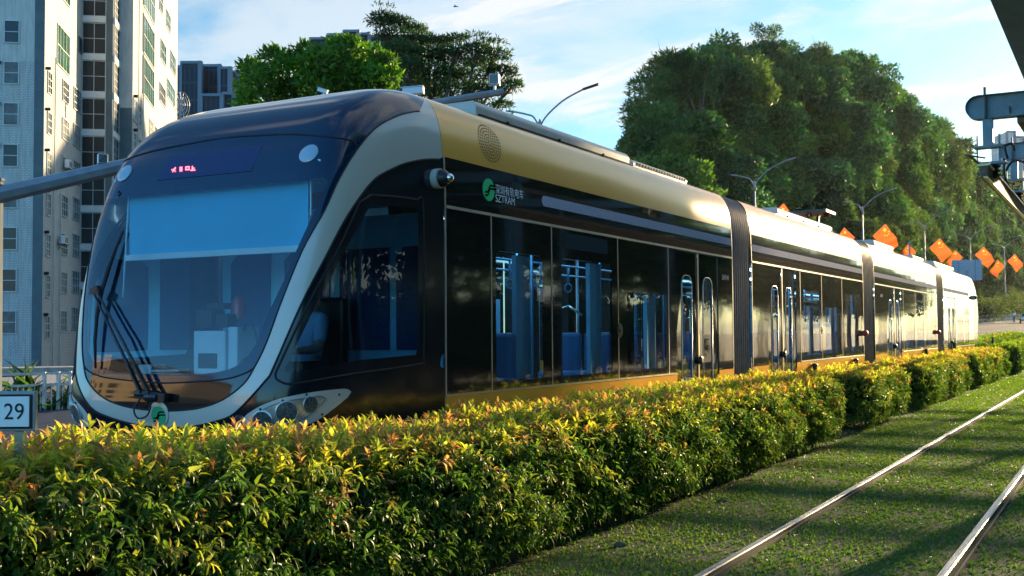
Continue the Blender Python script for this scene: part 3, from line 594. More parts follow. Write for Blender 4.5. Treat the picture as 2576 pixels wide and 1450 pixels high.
    if ci < 3:
        for a in np.arange(y0 + 1.35, y1 - .9, 2.35):
            if d0 - .5 < a < d1 + .3: continue
            for s in (1, -1):
                sm = MB(); sm.box((XC + s * .82, a, 1.27), (.80, .46, .09)); sm.box((XC + s * .62, a + .24, 1.52), (.36, .08, .50)); sm.box((XC + s * 1.02, a + .24, 1.52), (.36, .08, .50)); sm.box((XC + s * .82, a, 1.05), (.5, .3, .36)); se = sm.build('seat', 'blueseat', TR, bevel=.07)
                MB().tube([(XC + s * .47, a + .24, 1.75), (XC + s * .45, a + .24, 2.05), (XC + s * .62, a + .26, 2.10), (XC + s * .80, a + .26, 1.98)], .014, 8).build('seat_handle', 'chrome', se, True)
# end rings and bellows between the cars
bm_ = []
for (a, b) in ((CARS[0][1], CARS[1][0]), (CARS[1][1], CARS[2][0]), (CARS[2][1], CARS[3][0])):
    mb = MB(); ys = []; n = 9; L = b - a
    for i in range(n * 8 + 1): ys.append((a + L * i / (n * 8), -.028 - .028 * math.cos(2 * math.pi * i / 8)))
    zs = np.concatenate([np.linspace(.5, 3.3, 12), roofz()[1:]]); prof_ = [(float(xz(z)), z) for z in zs]; prof_ = prof_ + [(-x, z) for x, z in reversed(prof_)]
    prof_ = np.array(prof_); cz = np.array([0, ZP]); dd = prof_ - cz; nn_ = dd / np.linalg.norm(dd, axis=1, keepdims=True); k = len(prof_); v = []
    for y, o_ in ys:
        q = prof_ + nn_ * (o_ - .012); v += [(XC + x, y, z) for x, z in q]
    mb.add(v, [(i * k + j, i * k + j + 1, (i + 1) * k + j + 1, (i + 1) * k + j) for i in range(len(ys) - 1) for j in range(k - 1)])
    smoothish(mb.build('bellows', 'rubber', TR), 70)
# end caps of the bodies (dark walls with a gangway)
for (y0, y1) in CARS:
    for y in (y0 + .01, y1 - .01):
        for s in (1, -1): MB().box((XC + s * 1.0, y, 1.75), (.55, .015, 2.4)).build('gangway_wall', 'dark', TR)
# roof equipment
M['fair'] = pbr('roof_fairing', (.50, .47, .42), .35, var=.1)
def fairing(y0, y1, h, parent, nm, x1=1.02, perf=False):
    zb = 3.90; mb = MB(); prof_ = [(x1 - .02, zb - .03), (x1, zb + .03), (x1 + .005, zb + h - .05), (x1 - .04, zb + h), (-x1 + .04, zb + h), (-x1 - .005, zb + h - .05), (-x1, zb + .03), (-x1 + .02, zb - .03)]
    mb.prism([(XC + x, y0, z) for x, z in prof_][::-1], (0, y1 - y0, 0)); o = mb.build(nm, 'fair', parent, bevel=.02)
    g_ = MB()
    if perf:
        for y in np.arange(y0 + .15, y1 - .1, .1): g_.box((XC + x1 + .006, y, zb + h * .62), (.012, .05, .035))
    else:
        g_.box((XC + x1 + .012, (y0 + y1) / 2, zb + .035), (.03, y1 - y0 - .06, .035)); g_.box((XC, y0 - .004, zb + h * .5), (1.5, .006, h * .35))
        for y in np.arange(y0 + .6, y1, 1.2): g_.box((XC + x1 + .03, y, zb + .05), (.02, .03, .03))
    g_.build('vent_slot', 'matblack', o); return o
for (a, b, h, pf) in ((9.45, 13.35, .19, 0), (13.45, 15.5, .14, 1), (20.3, 24.6, .17, 0), (29.2, 31.8, .20, 0), (35.0, 37.0, .16, 0), (39.2, 43.8, .2, 0)): fairing(a, b, h, TR, 'roof_box', perf=bool(pf))
pf = MB(); pf.box((XC, 9.0, 3.99), (1.5, .9, .05)); [pf.box((XC - .7 + .2 * i, 8.6, 4.0), (.03, .06, .06)) for i in range(8)]; pf.build('roof_grille', 'dark', TR)
pg = MB()
for x in (-.4, .4):
    pg.bar((XC + x, 25.3, 3.95), (XC + x, 25.0, 4.45), .05); pg.bar((XC + x, 25.7, 3.95), (XC + x, 26.0, 4.45), .05)
pg.bar((XC - .8, 25.5, 4.47), (XC + .8, 25.5, 4.47), .9, .06); [pg.lathe((XC + x, 25.5, 4.35), (0, 0, 1), [(.05, 0), (.09, .02), (.05, .05), (.09, .08), (.05, .12)], 12) for x in (-.7, -.3, .3, .7)]; pg.build('current_collector', 'dark', TR)
an = MB(); an.tube([(XC + .6, 37.0, 4.05), (XC + .6, 37.0, 4.5)], .03, 8); an.ball((XC + .6, 37.0, 4.55), .06); an.build('aerial', 'greysteel', TR)
# side cameras
for (yy, zz) in ((8.22, 3.13), (46.7, 3.05)):
    mb = MB(); p = np.array([XS + .005, yy, zz]); mb.lathe(p, (1, 0, 0), [(.085, -.04), (.09, .03), (.088, .05)], 22); co = smoothish(mb.build('side_camera', 'cream', TR))
    mb = MB(); mb.lathe(p, (1, .15, 0), [(.078, .05), (.075, .09), (.05, .12)], 20); smoothish(mb.build('camera_body', 'dark', co)); MB().ball(p + np.array([.125, .02, 0]), .042, n=14, k=10).build('camera_lens', 'chrome', co, True)
# lettering on the first car
lg = np.array([XC + float(xz(3.13)), 9.155, 3.135]); AX = (np.array([0, 1, 0.]), np.array([0, 0, 1.]), np.array([1, 0, 0.]))
gb = MB(); gb.lathe(lg, (1, 0, 0), [(.108, 0), (.108, .006), (0, .0062)], 36); gbo = gb.build('logo_disc', flat('logo_green', (.08, .66, .24), .03), TR); tram_mark(lg, AX, .105, .009, 'decal', gbo)
def wall_text(txt, size, y, z, name, m, parent, sx=1.0, off=.006, bold=False):
    v, f = text_mesh(txt, size)
    if len(v) == 0: return None
    P_ = [(XC + float(xz(z + q[1])) + off, y + q[0] * sx, z + q[1]) for q in v]; return meshobj(name, P_, f, m, parent)
M['letter'] = flat('letter_white', (.90, .92, .94), .03)
wall_text('深圳有轨电车', .105, 9.275, 3.12, 'lettering', 'letter', gbo, .92); wall_text('SZTRAM', .105, 9.275, 3.035, 'lettering', 'letter', gbo, 1.0)
wall_text('LH114', .11, 16.08, 2.55, 'car_number', 'letter', TR); wall_text('LH111', .11, 28.2, 2.60, 'car_number', 'letter', TR)
# ================================================================== GROUND
def terrain(name, x0, x1, y0, y1, nx, ny, zf, m, label=None):
    xs, ys = np.linspace(x0, x1, nx), np.linspace(y0, y1, ny); v = [(x, y, zf(x, y)) for y in ys for x in xs]
    f = [(j * nx + i, j * nx + i + 1, (j + 1) * nx + i + 1, (j + 1) * nx + i) for j in range(ny - 1) for i in range(nx - 1)]
    o = meshobj(name, v, f, m, None, True); o['kind'] = 'structure'; return o
def grassmat():
    m, n, l = mat('grass_ground'); b = N(n, 'ShaderNodeBsdfPrincipled'); o = N(n, 'ShaderNodeOutputMaterial'); l.new(b.outputs[0], o.inputs[0]); t = N(n, 'ShaderNodeTexCoord')
    a = N(n, 'ShaderNodeTexNoise'); a.inputs['Scale'].default_value = 1.1; a.inputs['Detail'].default_value = 7; l.new(t.outputs['Object'], a.inputs['Vector'])
    r = N(n, 'ShaderNodeValToRGB'); l.new(a.outputs[0], r.inputs[0]); e = r.color_ramp.elements; e[0].position = .36; e[0].color = (.070, .085, .024, 1); e[1].position = .68; e[1].color = (.060, .125, .020, 1); k = e.new(.52); k.color = (.065, .10, .02, 1)
    l.new(r.outputs[0], b.inputs['Base Color']); b.inputs['Roughness'].default_value = .9
    c = N(n, 'ShaderNodeTexNoise'); c.inputs['Scale'].default_value = 60; c.inputs['Detail'].default_value = 6; l.new(t.outputs['Object'], c.inputs['Vector']); bp = N(n, 'ShaderNodeBump'); bp.inputs['Strength'].default_value = 1; bp.inputs['Distance'].default_value = .04; l.new(c.outputs[0], bp.inputs['Height']); l.new(bp.outputs[0], b.inputs['Normal']); return m
M['grass'] = grassmat(); M['farground'] = pbr('rough_grass', (.035, .05, .018), .95, var=.5, scale=.6)
terrain('ground', -900, 900, -900, 1500, 60, 60, lambda x, y: -.5 if math.hypot(x, y) < 500 else -.5, 'farground')
terrain('lawn', -5.45, 9, -6, 120, 40, 120, lambda x, y: max(0, (y - 48) * .012), 'grass')
terrain('track_bed', -9.0, -5.451, -6, 60, 8, 60, lambda x, y: .16, 'farground')
# grooved rails: one head, a groove and a low lip each
def rail(X, label, y0=-4, y1=110):
    pr = [(-.035, -.06), (-.035, .014), (-.028, .020), (.022, .020), (.030, .014), (.030, -.022), (.068, -.022), (.068, .010), (.074, .014), (.088, .014), (.088, -.06)]
    pr = [(x + X, z + .008) for x, z in pr]; mb = MB(); ys = np.linspace(y0, y1, 30); k = len(pr)
    mb.add([(x, y, z + max(0, (y - 48) * .012)) for y in ys for x, z in pr], [(i * k + j, (i + 1) * k + j, (i + 1) * k + j + 1, i * k + j + 1) for i in range(29) for j in range(k - 1)])
    mb.mi = [0 if 1 <= (q % (k - 1)) <= 3 else 1 for q in range(len(mb.f))]
    return tag(smoothish(mb.build('rail', ['railsteel', 'railrust'], None, origin=(X, 20, 0)), 30), label, 'rail', 'rails set into the lawn')
m_, n_n, l_l = mat('polished_rail'); b_ = N(n_n, 'ShaderNodeBsdfPrincipled'); o_ = N(n_n, 'ShaderNodeOutputMaterial'); l_l.new(b_.outputs[0], o_.inputs[0]); b_.inputs['Metallic'].default_value = .9
t_ = N(n_n, 'ShaderNodeTexCoord'); mp_ = N(n_n, 'ShaderNodeMapping'); mp_.inputs['Scale'].default_value = (30, .4, 1); l_l.new(t_.outputs['Object'], mp_.inputs[0]); z_ = N(n_n, 'ShaderNodeTexNoise'); z_.inputs['Scale'].default_value = 3; l_l.new(mp_.outputs[0], z_.inputs['Vector'])
r_ = N(n_n, 'ShaderNodeValToRGB'); l_l.new(z_.outputs[0], r_.inputs[0]); r_.color_ramp.elements[0].color = (.17, .14, .11, 1); r_.color_ramp.elements[1].color = (.50, .47, .43, 1); r_.color_ramp.elements[0].position = .3; r_.color_ramp.elements[1].position = .55; l_l.new(r_.outputs[0], b_.inputs['Base Color']); b_.inputs['Roughness'].default_value = .42
M['railsteel'] = m_; M['railrust'] = pbr('rusty_rail_side', (.10, .07, .05), .7, .2, var=.4, scale=12)
rail(-2.73, 'polished steel rail in the lawn, the one next to the hedge'); rail(-1.21, 'polished steel rail with a dark groove, the one at the lower right corner')
# short mown grass blades near the eye
def grass_blades(n, x0, x1, y0, y1, h):
    y = y0 + (y1 - y0) * RNG.random(n) ** 1.9; x = x0 + (x1 - x0) * RNG.random(n)
    keep = np.ones(n, bool)
    for rx in (-2.73, -1.21): keep &= ~((x > rx - .05) & (x < rx + .105))
    # thin and bare patches, and bare soil beside the hedge
    pn = np.sin(x * 3.1 + np.sin(y * 1.7) * 2) * np.sin(y * 2.3 + np.sin(x * 4.1) * 1.5) + .6 * np.sin(x * 9 + y * 5) * np.sin(y * 7.7 - x * 3)
    keep &= RNG.random(n) < np.clip(.75 + .35 * pn, .15, 1) * np.clip((-x - 0) * 0 + np.clip((x + 4.35) / .55, .02, 1), 0, 1)
    x, y = x[keep], y[keep]; k = len(x); base = np.stack([x, y, np.zeros(k) - .004], 1); d = np.stack([RNG.normal(0, .55, k), RNG.normal(0, .55, k), np.ones(k)], 1)
    g = RNG.random((k, 1)); dry = (RNG.random((k, 1)) < .08); c = np.where(dry, np.array([[.24, .20, .07]]), np.array([[.070, .17, .020]]) * (1 - g) + np.array([[.16, .28, .035]]) * g) * (.85 + .25 * RNG.random((k, 1)))
    o = foliage('grass', base, d, RNG.normal(0, 1, (k, 3)), h * (.5 + RNG.random(k)), .005 + .006 * RNG.random(k) + y * .0011, c, 'treeleaf', None, .2, simple=True); tag(o, 'short mown grass between and beside the rails', 'grass', kind='stuff')
grass_blades(260000, -4.4, 0.2, 3.2, 85, .025)
M['stone'] = pbr('muddy_stone', (.11, .09, .07), .9, var=.4)
# a few weeds, stones and dry leaves on the soil under the hedge
for i in range(6):
    x, y = -3.95 + .5 * random.random() ** 1.5, 4.6 + 7.5 * random.random(); s = .02 + .03 * random.random(); bm = bmesh.new(); bmesh.ops.create_icosphere(bm, subdivisions=2, radius=s)
    for v in bm.verts: v.co *= 1 + .35 * (random.random() - .5); v.co.z *= .6
    me = bpy.data.meshes.new('stone'); bm.to_mesh(me); bm.free(); me.materials.append(M['stone']); o = bpy.data.objects.new('stone', me); o.location = (x, y, s * .25); put(o); tag(o, 'small grey stone lying on the soil along the foot of the hedge', 'stone', 'stones under the hedge')
# ================================================================== HEDGES
def hedge(y0, y1, xa, xb, h, label, dens, leaf=.085, zb=lambda y: 0.0, tops=1.0, seed=1, green=0.0, dim=0.22):
    rg = np.random.default_rng(seed); L = y1 - y0; Wd = xb - xa; hh = h; HH = lambda y: hh + .15 * np.clip((5.6 - np.asarray(y, float)) / 1.3, 0, 1); root = thing('hedge', label, 'hedge', ((xa + xb) / 2, (y0 + y1) / 2, zb((y0 + y1) / 2)), 'clipped hedges along the track')
    def lump(a, b): return np.sin(a * 2.3 + 1.3) * .5 + np.sin(a * 5.1 + b * 4.0) * .35 + np.sin(a * 11 + b * 9 + 2) * .22
    bases = []; axes = []; kind = []
    def addsurf(n, kindno, f):
        a, b = rg.random(n), rg.random(n); P, A = f(a, b); bases.append(P); axes.append(A); kind.append(np.full(n, kindno))
    dn = lambda area: int(area * dens)
    def top(a, b):
        y = y0 + L * a; x = xa + Wd * b; z = HH(y) + .045 * lump(y, x) - .13 * np.clip(1 - (xb - x) / .16, 0, 1) ** 2 - .13 * np.clip(1 - (x - xa) / .16, 0, 1) ** 2
        return np.stack([x, y, z], 1), np.stack([rg.normal(0, .35, len(a)) + .12 * (b > .8), rg.normal(0, .35, len(a)), np.ones(len(a))], 1)
    def face(sg):
        def f(a, b):
            y = y0 + L * a; h = HH(y); z = .12 + (h - .10) * b ** .92; bulge = .07 * lump(y * .8, z * 2) + .06 * np.sin(z / h * 3.1) - .10 * np.clip(1 - z / .35, 0, 1)
            x = (xb if sg > 0 else xa) + sg * (bulge - .02) - sg * .10 * np.clip((z - h + .18) / .18, 0, 1) ** 2
            return np.stack([x, y, z], 1), np.stack([sg * np.ones(len(a)), rg.normal(0, .45, len(a)), .35 + rg.normal(0, .4, len(a))], 1)
        return f
    def end(sg):
        def f(a, b):
            x = xa + Wd * a; z = .12 + (h - .1) * b; y = (y1 if sg > 0 else y0) + sg * .06 * lump(x * 2, z * 2); return np.stack([x, y, z], 1), np.stack([rg.normal(0, .4, len(a)), sg * np.ones(len(a)), .35 + rg.normal(0, .4, len(a))], 1)
        return f
    addsurf(dn(L * Wd * 1.25 * tops), 0, top); addsurf(dn(L * h), 1, face(1)); addsurf(dn(L * h * .25), 1, face(-1)); addsurf(dn(Wd * h), 1, end(1)); addsurf(dn(Wd * h), 1, end(-1))
    B = np.concatenate(bases); A = np.concatenate(axes); K = np.concatenate(kind)
    # sprays that hang out of the clipped face
    A /= np.linalg.norm(A, axis=1, keepdims=True); out = (rg.random(len(B)) ** 2.5) * .11 - .05 - .10 * (rg.random(len(B)) < .35); B = B + A * out[:, None]
    n = len(B); young = (K == 0) * np.clip(.5 + .75 * rg.random(n), 0, 1) * (out > -.09) + (K == 1) * (rg.random(n) < .36) * rg.random(n) * np.clip(B[:, 2] / h, .2, 1) + np.clip((B[:, 2] - HH(B[:, 1]) + .16) / .16, 0, 1) * (K == 1) * .55 * rg.random(n)  # young tips, with the sun's gold also put into the leaf colour
    red = (rg.random(n) < (.26 + .25 * np.clip(np.sin(B[:, 1] * 1.1 + .5) * np.sin(B[:, 1] * .37), 0, 1))) & (young > .35)
    if green: red &= rg.random(n) < .15
    nl = 7; base = []; dr = []; nm = []; ln = []; wd = []; cc = []
    u = np.cross(A, np.array([.31, .55, .77])); u /= np.linalg.norm(u, axis=1, keepdims=True); w = np.cross(A, u)
    for j in range(nl):
        ang = 2 * math.pi * j * .382 + rg.random(n) * 1.2; t = j / (nl - 1); sp = np.where(K == 0, .38 + .75 * (1 - t), .55 + .8 * (1 - t)) * (.75 + .5 * rg.random(n))
        d = A * np.cos(sp)[:, None] + (u * np.cos(ang)[:, None] + w * np.sin(ang)[:, None]) * np.sin(sp)[:, None]; d[:, 2] -= np.where(K == 1, .28, .02) * (.5 + rg.random(n))
        base.append(B + A * (t * .055 * leaf / .085)[None] if np.isscalar(t) and False else B + A * (t * .055)); dr.append(d); nm.append(A * .6 + np.array([0, 0, .8]) + rg.normal(0, .3, (n, 3)))
        l_ = leaf * (.62 + .55 * rg.random(n)) * (1 - .25 * t); ln.append(l_); wd.append(l_ * (.26 + .08 * rg.random(n)))
        g = rg.random((n, 1)); old = np.array([[.042, .108, .020]]) * (1 - g) + np.array([[.092, .18, .028]]) * g; yg = np.array([[.38, .46, .045]]) * (1 - g) + np.array([[.66, .54, .10]]) * g; rd = np.array([[.52, .20, .08]]) * (1 - g) + np.array([[.66, .38, .18]]) * g
        if green: yg = np.array([[.14, .26, .03]]) * (1 - g) + np.array([[.26, .36, .05]]) * g
        yy = np.clip(young[:, None] * (.55 + .6 * t), 0, 1); c = old * (1 - yy) + np.where(red[:, None], rd, yg) * yy; cc.append(c * (.8 + .4 * rg.random((n, 1))))
    base = np.concatenate(base); base[:, 2] += zb(base[:, 1]) if callable(zb) else 0
    foliage('foliage', base, np.concatenate(dr), np.concatenate(nm), np.concatenate(ln), np.concatenate(wd), np.concatenate(cc), 'leaf', root, .22)
    # larger, darker filler leaves deeper inside close the view through
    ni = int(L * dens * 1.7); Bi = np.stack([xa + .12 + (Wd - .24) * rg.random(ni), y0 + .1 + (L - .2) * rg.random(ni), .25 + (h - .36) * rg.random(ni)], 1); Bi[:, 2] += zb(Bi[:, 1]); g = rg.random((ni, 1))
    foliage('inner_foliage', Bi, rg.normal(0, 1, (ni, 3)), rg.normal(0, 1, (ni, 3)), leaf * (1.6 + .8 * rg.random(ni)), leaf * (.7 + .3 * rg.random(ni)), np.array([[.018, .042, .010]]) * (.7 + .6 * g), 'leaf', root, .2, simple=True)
    k = max(3, int(L * 1.6))
    for i in range(k):
        y = y0 + .25 + (L - .5) * (i + rg.random() * .7) / k
        for xx in (xb - .22 - .15 * rg.random(), (xa + xb) / 2, xa + .3):
            p = np.array([xx, y + rg.normal(0, .08), zb(y) - .02]); q = p + np.array([rg.normal(.02, .07), rg.normal(0, .10), .35 + .2 * rg.random()]); sm = MB(); sm.tube([p, (p + q) / 2 + rg.normal(0, .015, 3), q, q + np.array([rg.normal(.05, .1), rg.normal(0, .1), .3])], [.017, .014, .011, .005], 6); sm.build('stem', 'bark', root, True)
    return root
zr = lambda y: np.maximum(0, (np.asarray(y, float) - 48) * .012)
hedge(1.9, 17.7, -5.22, -4.03, 1.03, 'long near hedge with yellow and red shoot tips, filling the foreground', 320, .088, seed=11)
hedge(20.2, 23.6, -5.22, -4.03, 1.0, 'second hedge block beyond the first gap, with a dark shaded end', 170, .10, seed=12)
hedge(26.0, 33.6, -5.22, -4.03, 1.0, 'third hedge block from the front, beside the second dark gap', 110, .12, seed=13)
hedge(35.9, 45.0, -5.22, -4.03, 1.0, 'fourth hedge block, level with the last tram car', 70, .15, seed=14)
hedge(48.5, 68, -5.0, -3.9, 1.05, 'farthest clipped hedge block, against the right edge of the photo', 55, .17, zr, seed=15, green=1)
hedge(49.5, 72, -6.6, -5.5, 1.25, 'plain green hedge beyond the end of the tram, in front of the road', 50, .18, zr, seed=16, green=1)
# small posts and the pipe between hedge and tram
for (px, py, X, lab) in ((2050, 915, -5.27, 'black round-topped post behind the end of the nearest hedge'), (2153, 903, -5.27, 'black round-topped post behind the second hedge block'), (2401, 862, -5.27, 'small black post in front of the last tram car'), (2330, 878, -5.27, 'small black post behind the third hedge block'), (2497, 848, -5.2, 'small black post in the green hedge beyond the tram')):
    p = onX(px, py, X); mb = MB(); mb.lathe((p[0], p[1], .0), (0, 0, 1), [(.045, 0), (.045, p[2] - .05), (.055, p[2] - .05), (.055, p[2] - .03), (.04, p[2]), (0, p[2] + .01)], 14); tag(smoothish(mb.build('bollard', 'dark', None, origin=(p[0], p[1], 0))), lab, 'post', 'black posts along the hedge')
a, b = onX(604, 1056, -5.02), onX(578, 1092, -4.98); mb = MB(); d = b - a; mb.tube([a, a + d * .25, a + d * .26, a + d * 4], [.038, .038, .032, .032], 12); tag(smoothish(mb.build('pipe', 'dark', None, origin=b)), 'black plastic pipe leaning out of the hedge below the headlight', 'pipe')
# kilometre sign 29
sx = -4.55; s0 = onX(-14, 1085, sx); D_s = (s0 - CAMP) @ fw
def sg(x, y, d=0.0): return atD(x, y, D_s + d)
sr = thing('track_sign', 'small white trackside sign with black number 29 on a metal post', 'sign', (sg(46, 1140)[0], sg(46, 1140)[1], 0)); sn = np.array([fw[0], fw[1], 0]); sn /= np.linalg.norm(sn); ur = np.array([sn[1], -sn[0], 0])
def sbox(mb, x0, y0, x1, y1, dep, off): a = sg(x0, y0); b = sg(x1, y1); c = (a + b) / 2 + sn * (off + dep / 2); w = abs((b - a) @ ur); h = abs(b[2] - a[2]); mb.box(c, (w, dep, h), ax=np.array([ur, sn, [0, 0, 1]]))
mb = MB(); sbox(mb, -16, 985, 88, 1085, .035, 0); hou = mb.build('sign_case', 'greysteel', sr, bevel=.004)
mb = MB(); sbox(mb, -10, 993, 82, 1079, .004, -.006); mb.build('sign_border', 'matblack', sr); mb = MB(); sbox(mb, -6, 998, 76, 1073, .004, -.011); mb.build('sign_face', 'white', sr)
v, f = text_mesh('29', .105); v[:, 0] -= (v[:, 0].min() + v[:, 0].max()) / 2; v[:, 1] -= (v[:, 1].min() + v[:, 1].max()) / 2; c = sg(38, 1035) - sn * .013; meshobj('number', [c + ur * q[0] * .92 + np.array([0, 0, q[1]]) for q in v], f, 'matblack', sr)
pp = sg(46, 1085) + sn * .02; mb = MB(); mb.box((pp[0], pp[1], pp[2] / 2), (.045, .03, pp[2]), rot=TH); mb.build('post', pbr('weathered_brass', (.30, .26, .16), .5, .4, var=.4), sr, bevel=.004)
# ================================================================== ROAD AND KERBS
LAMPS = [(1358, 300, 62), (1898, 455, 92), (2169, 520, 115), (2325, 566, 142), (2440, 598, 165), (2526, 621, 190), (2600, 645, 216)]
lamp_pos = [atD(x, y, d) for x, y, d in LAMPS]
far_e = [np.array([-34, -10.]), np.array([-27.5, 14.])] + [p[:2] + np.array([1.4, 0]) for p in lamp_pos] + [np.array([-3, 250.])]
near_e = [np.array([-9.05, -10.]), np.array([-9.05, 14.]), np.array([-9.05, 30]), np.array([-9.05, 48.]), np.array([-6.2, 62]), np.array([-1.5, 90.]), np.array([3, 130.]), np.array([7, 170.]), np.array([12, 250.])]
fe = [np.array(p) for p in spline(far_e, 6)]; ne = [np.array(p) for p in spline(near_e, 6)]; k = min(len(fe), len(ne)); fi = np.linspace(0, len(fe) - 1, 60); ni_ = np.linspace(0, len(ne) - 1, 60)
FE = np.array([[np.interp(i, range(len(fe)), [q[c] for q in fe]) for c in (0, 1)] for i in fi]); NE = np.array([[np.interp(i, range(len(ne)), [q[c] for q in ne]) for c in (0, 1)] for i in ni_])
rv = []; rf = []
for i in range(60):
    for t in np.linspace(0, 1, 9): q = NE[i] * (1 - t) + FE[i] * t; rv.append((q[0], q[1], road_z(*q)))
rf = [(i * 9 + j, (i + 1) * 9 + j, (i + 1) * 9 + j + 1, i * 9 + j + 1)[::-1] for i in range(59) for j in range(8)]
o = meshobj('road', rv, rf, 'asphalt', None, True); o['kind'] = 'structure'
mb = MB()
for t in (.25, .5, .75):
    for i in range(12, 59):
        for s_ in (0.0, .5):
            q0 = (NE[i] * (1 - s_) + NE[min(i + 1, 59)] * s_) * (1 - t) + (FE[i] * (1 - s_) + FE[min(i + 1, 59)] * s_) * t; dd = (NE[min(i + 1, 59)] - NE[i]); dd = dd / (np.linalg.norm(dd) + 1e-9); n2 = np.array([dd[1], -dd[0]]) * .07; e_ = q0 + dd * 1.2
            mb.add([(*(q0 + n2), road_z(*q0) + .012), (*(q0 - n2), road_z(*q0) + .012), (*(e_ - n2), road_z(*e_) + .012), (*(e_ + n2), road_z(*e_) + .012)], [(0, 1, 2, 3)])
o = mb.build('road_markings', 'white'); o['kind'] = 'structure'
def strip_along(name, line, w0, w1, z0, z1, m):
    v = []; n = len(line)
    for i, q in enumerate(line):
        d = line[min(i + 1, n - 1)] - line[max(i - 1, 0)]; d = d / np.linalg.norm(d); nn = np.array([-d[1], d[0]]); z = road_z(*q)
        v += [(*(q + nn * w0), z + z0), (*(q + nn * w0), z + z1), (*(q + nn * w1), z + z1), (*(q + nn * w1), z + z0)]
    f = [(i * 4 + j, (i + 1) * 4 + j, (i + 1) * 4 + j + 1, i * 4 + j + 1) for i in range(n - 1) for j in range(3)]; o = meshobj(name, v, f, m); o['kind'] = 'structure'; return o
strip_along('pavement', FE, .005, 6.0, -.05, .18, 'concrete')
# ================================================================== LEFT: FENCE, PLANTER, PLANTS
fa, fb = atD(-60, 1056, 24.6), atD(215, 1046, 26.2); fz = -.08
fdir = (fb - fa); fdir[2] = 0; fl = np.linalg.norm(fdir); fdir /= fl
M['fencewhite'] = pbr('worn_white_paint', (.62, .58, .52), .5, var=.25, scale=12)
fr = thing('railing', 'worn white metal railing along the kerb behind the tram nose', 'railing', (fa[0], fa[1], fz))
def fp_(t, z): return np.array([fa[0] + fdir[0] * t, fa[1] + fdir[1] * t, fz + z])
mb = MB(); [mb.bar(fp_(-1, z), fp_(fl + 1.5, z), .05, .05) for z in (1.0, .74)]; mb.bar(fp_(-1, .12), fp_(fl + 1.5, .12), .04, .05); mb.build('rail', 'fencewhite', fr)
mb = MB()
for t in np.arange(-1, fl + 1.5, .125): mb.bar(fp_(t, .12), fp_(t, .74), .02)
mb.build('baluster', 'fencewhite', fr)['kind'] = 'stuff'
for t in (-.1, 1.46, 1.78, 2.05, 3.3): MB().box(fp_(t, .52), (.07, .07, 1.04), rot=TH).build('fence_post', 'fencewhite', fr)
mb = MB()
for w0, z0, z1 in ((0, -.36, .0),): 
    nrm = np.array([-fdir[1], fdir[0], 0])
    a, b = fp_(-14, 0), fp_(fl + 22, 0); mb.box((a + b) / 2 + nrm * .9 + np.array([0, 0, -.15]), (np.linalg.norm(b - a), 2.2, .3), rot=math.atan2(fdir[1], fdir[0]))
tag(mb.build('planter_kerb', 'concrete', None, bevel=.02), 'long concrete planter kerb under the white railing', 'kerb')
# low wall behind with a dark coping
wa, wb2 = atD(-80, 905, 46), atD(215, 905, 48); mb = MB(); mb.bar((*wa[:2], .35), (*wb2[:2], .35), 2.2, .3); mb.build('yard_wall', 'concrete'); tag(bpy.data.objects['yard_wall'], 'low grey yard wall behind the white railing', 'wall')
def tuft(name, c, n, ln, label, cat, group, col=(.05, .12, .03), seed=1, sp=.5):
    rg = np.random.default_rng(seed); base = np.asarray(c) + rg.normal(0, .08, (n, 3)) * np.array([1, 1, 0]); d = np.stack([rg.normal(0, sp, n), rg.normal(0, sp, n), np.ones(n)], 1)
    o = foliage(name, base, d, rg.normal(0, 1, (n, 3)), ln * (.5 + .7 * rg.random(n)), ln * .05 * (.6 + .6 * rg.random(n)), np.array([col]) * (.6 + .8 * rg.random((n, 1))), 'treeleaf', None, .35, origin=c); return tag(o, label, cat, group)
for i, t in enumerate((.2, .75, 1.25, 2.35, 2.8, 3.3, 3.8)):
    tuft('grass_clump', fp_(t, -.25) + np.array([-fdir[1], fdir[0], 0]) * (.5 + .5 * (i % 2)), 70, .95 + .25 * (i % 3), 'tall strappy green plant growing behind the white railing', 'plant', 'plants behind the railing', seed=20 + i)
# ================================================================== GANTRY ARM WITH CAMERAS
gm = thing('gantry', 'long grey cantilever arm on a post, running behind the tram roof', 'gantry', (*atD(-2, 950, 16)[:2], 0))
gp = [atD(-30, 498, 16), atD(0, 490, 16), atD(140, 458, 16.3), atD(285, 424, 16.6), atD(640, 348, 17.2), atD(1045, 268, 18.0), atD(1266, 231, 18.4)]
mb = MB(); mb.tube(gp, [.135, .13, .122, .112, .09, .068, .058], 8); mb.build('arm', 'greysteel', gm); pb_ = atD(-11, 500, 16); mb = MB(); mb.tube([(pb_[0], pb_[1], -.1), (pb_[0], pb_[1], pb_[2] + .25)], [.12, .10], 8); mb.lathe((pb_[0], pb_[1], pb_[2] + .25), (0, 0, 1), [(.12, 0), (.12, .04), (0, .05)], 8); mb.build('post', pbr('painted_post', (.16, .18, .19), .8, var=.2, spec=.1), gm)
tt = gp[-1] - gp[-2]; tt /= np.linalg.norm(tt); mb = MB(); mb.lathe(gp[-1], tt, [(.058, 0), (.042, .001), (.04, -.1)], 12); mb.build('arm_end', 'matblack', gm); 
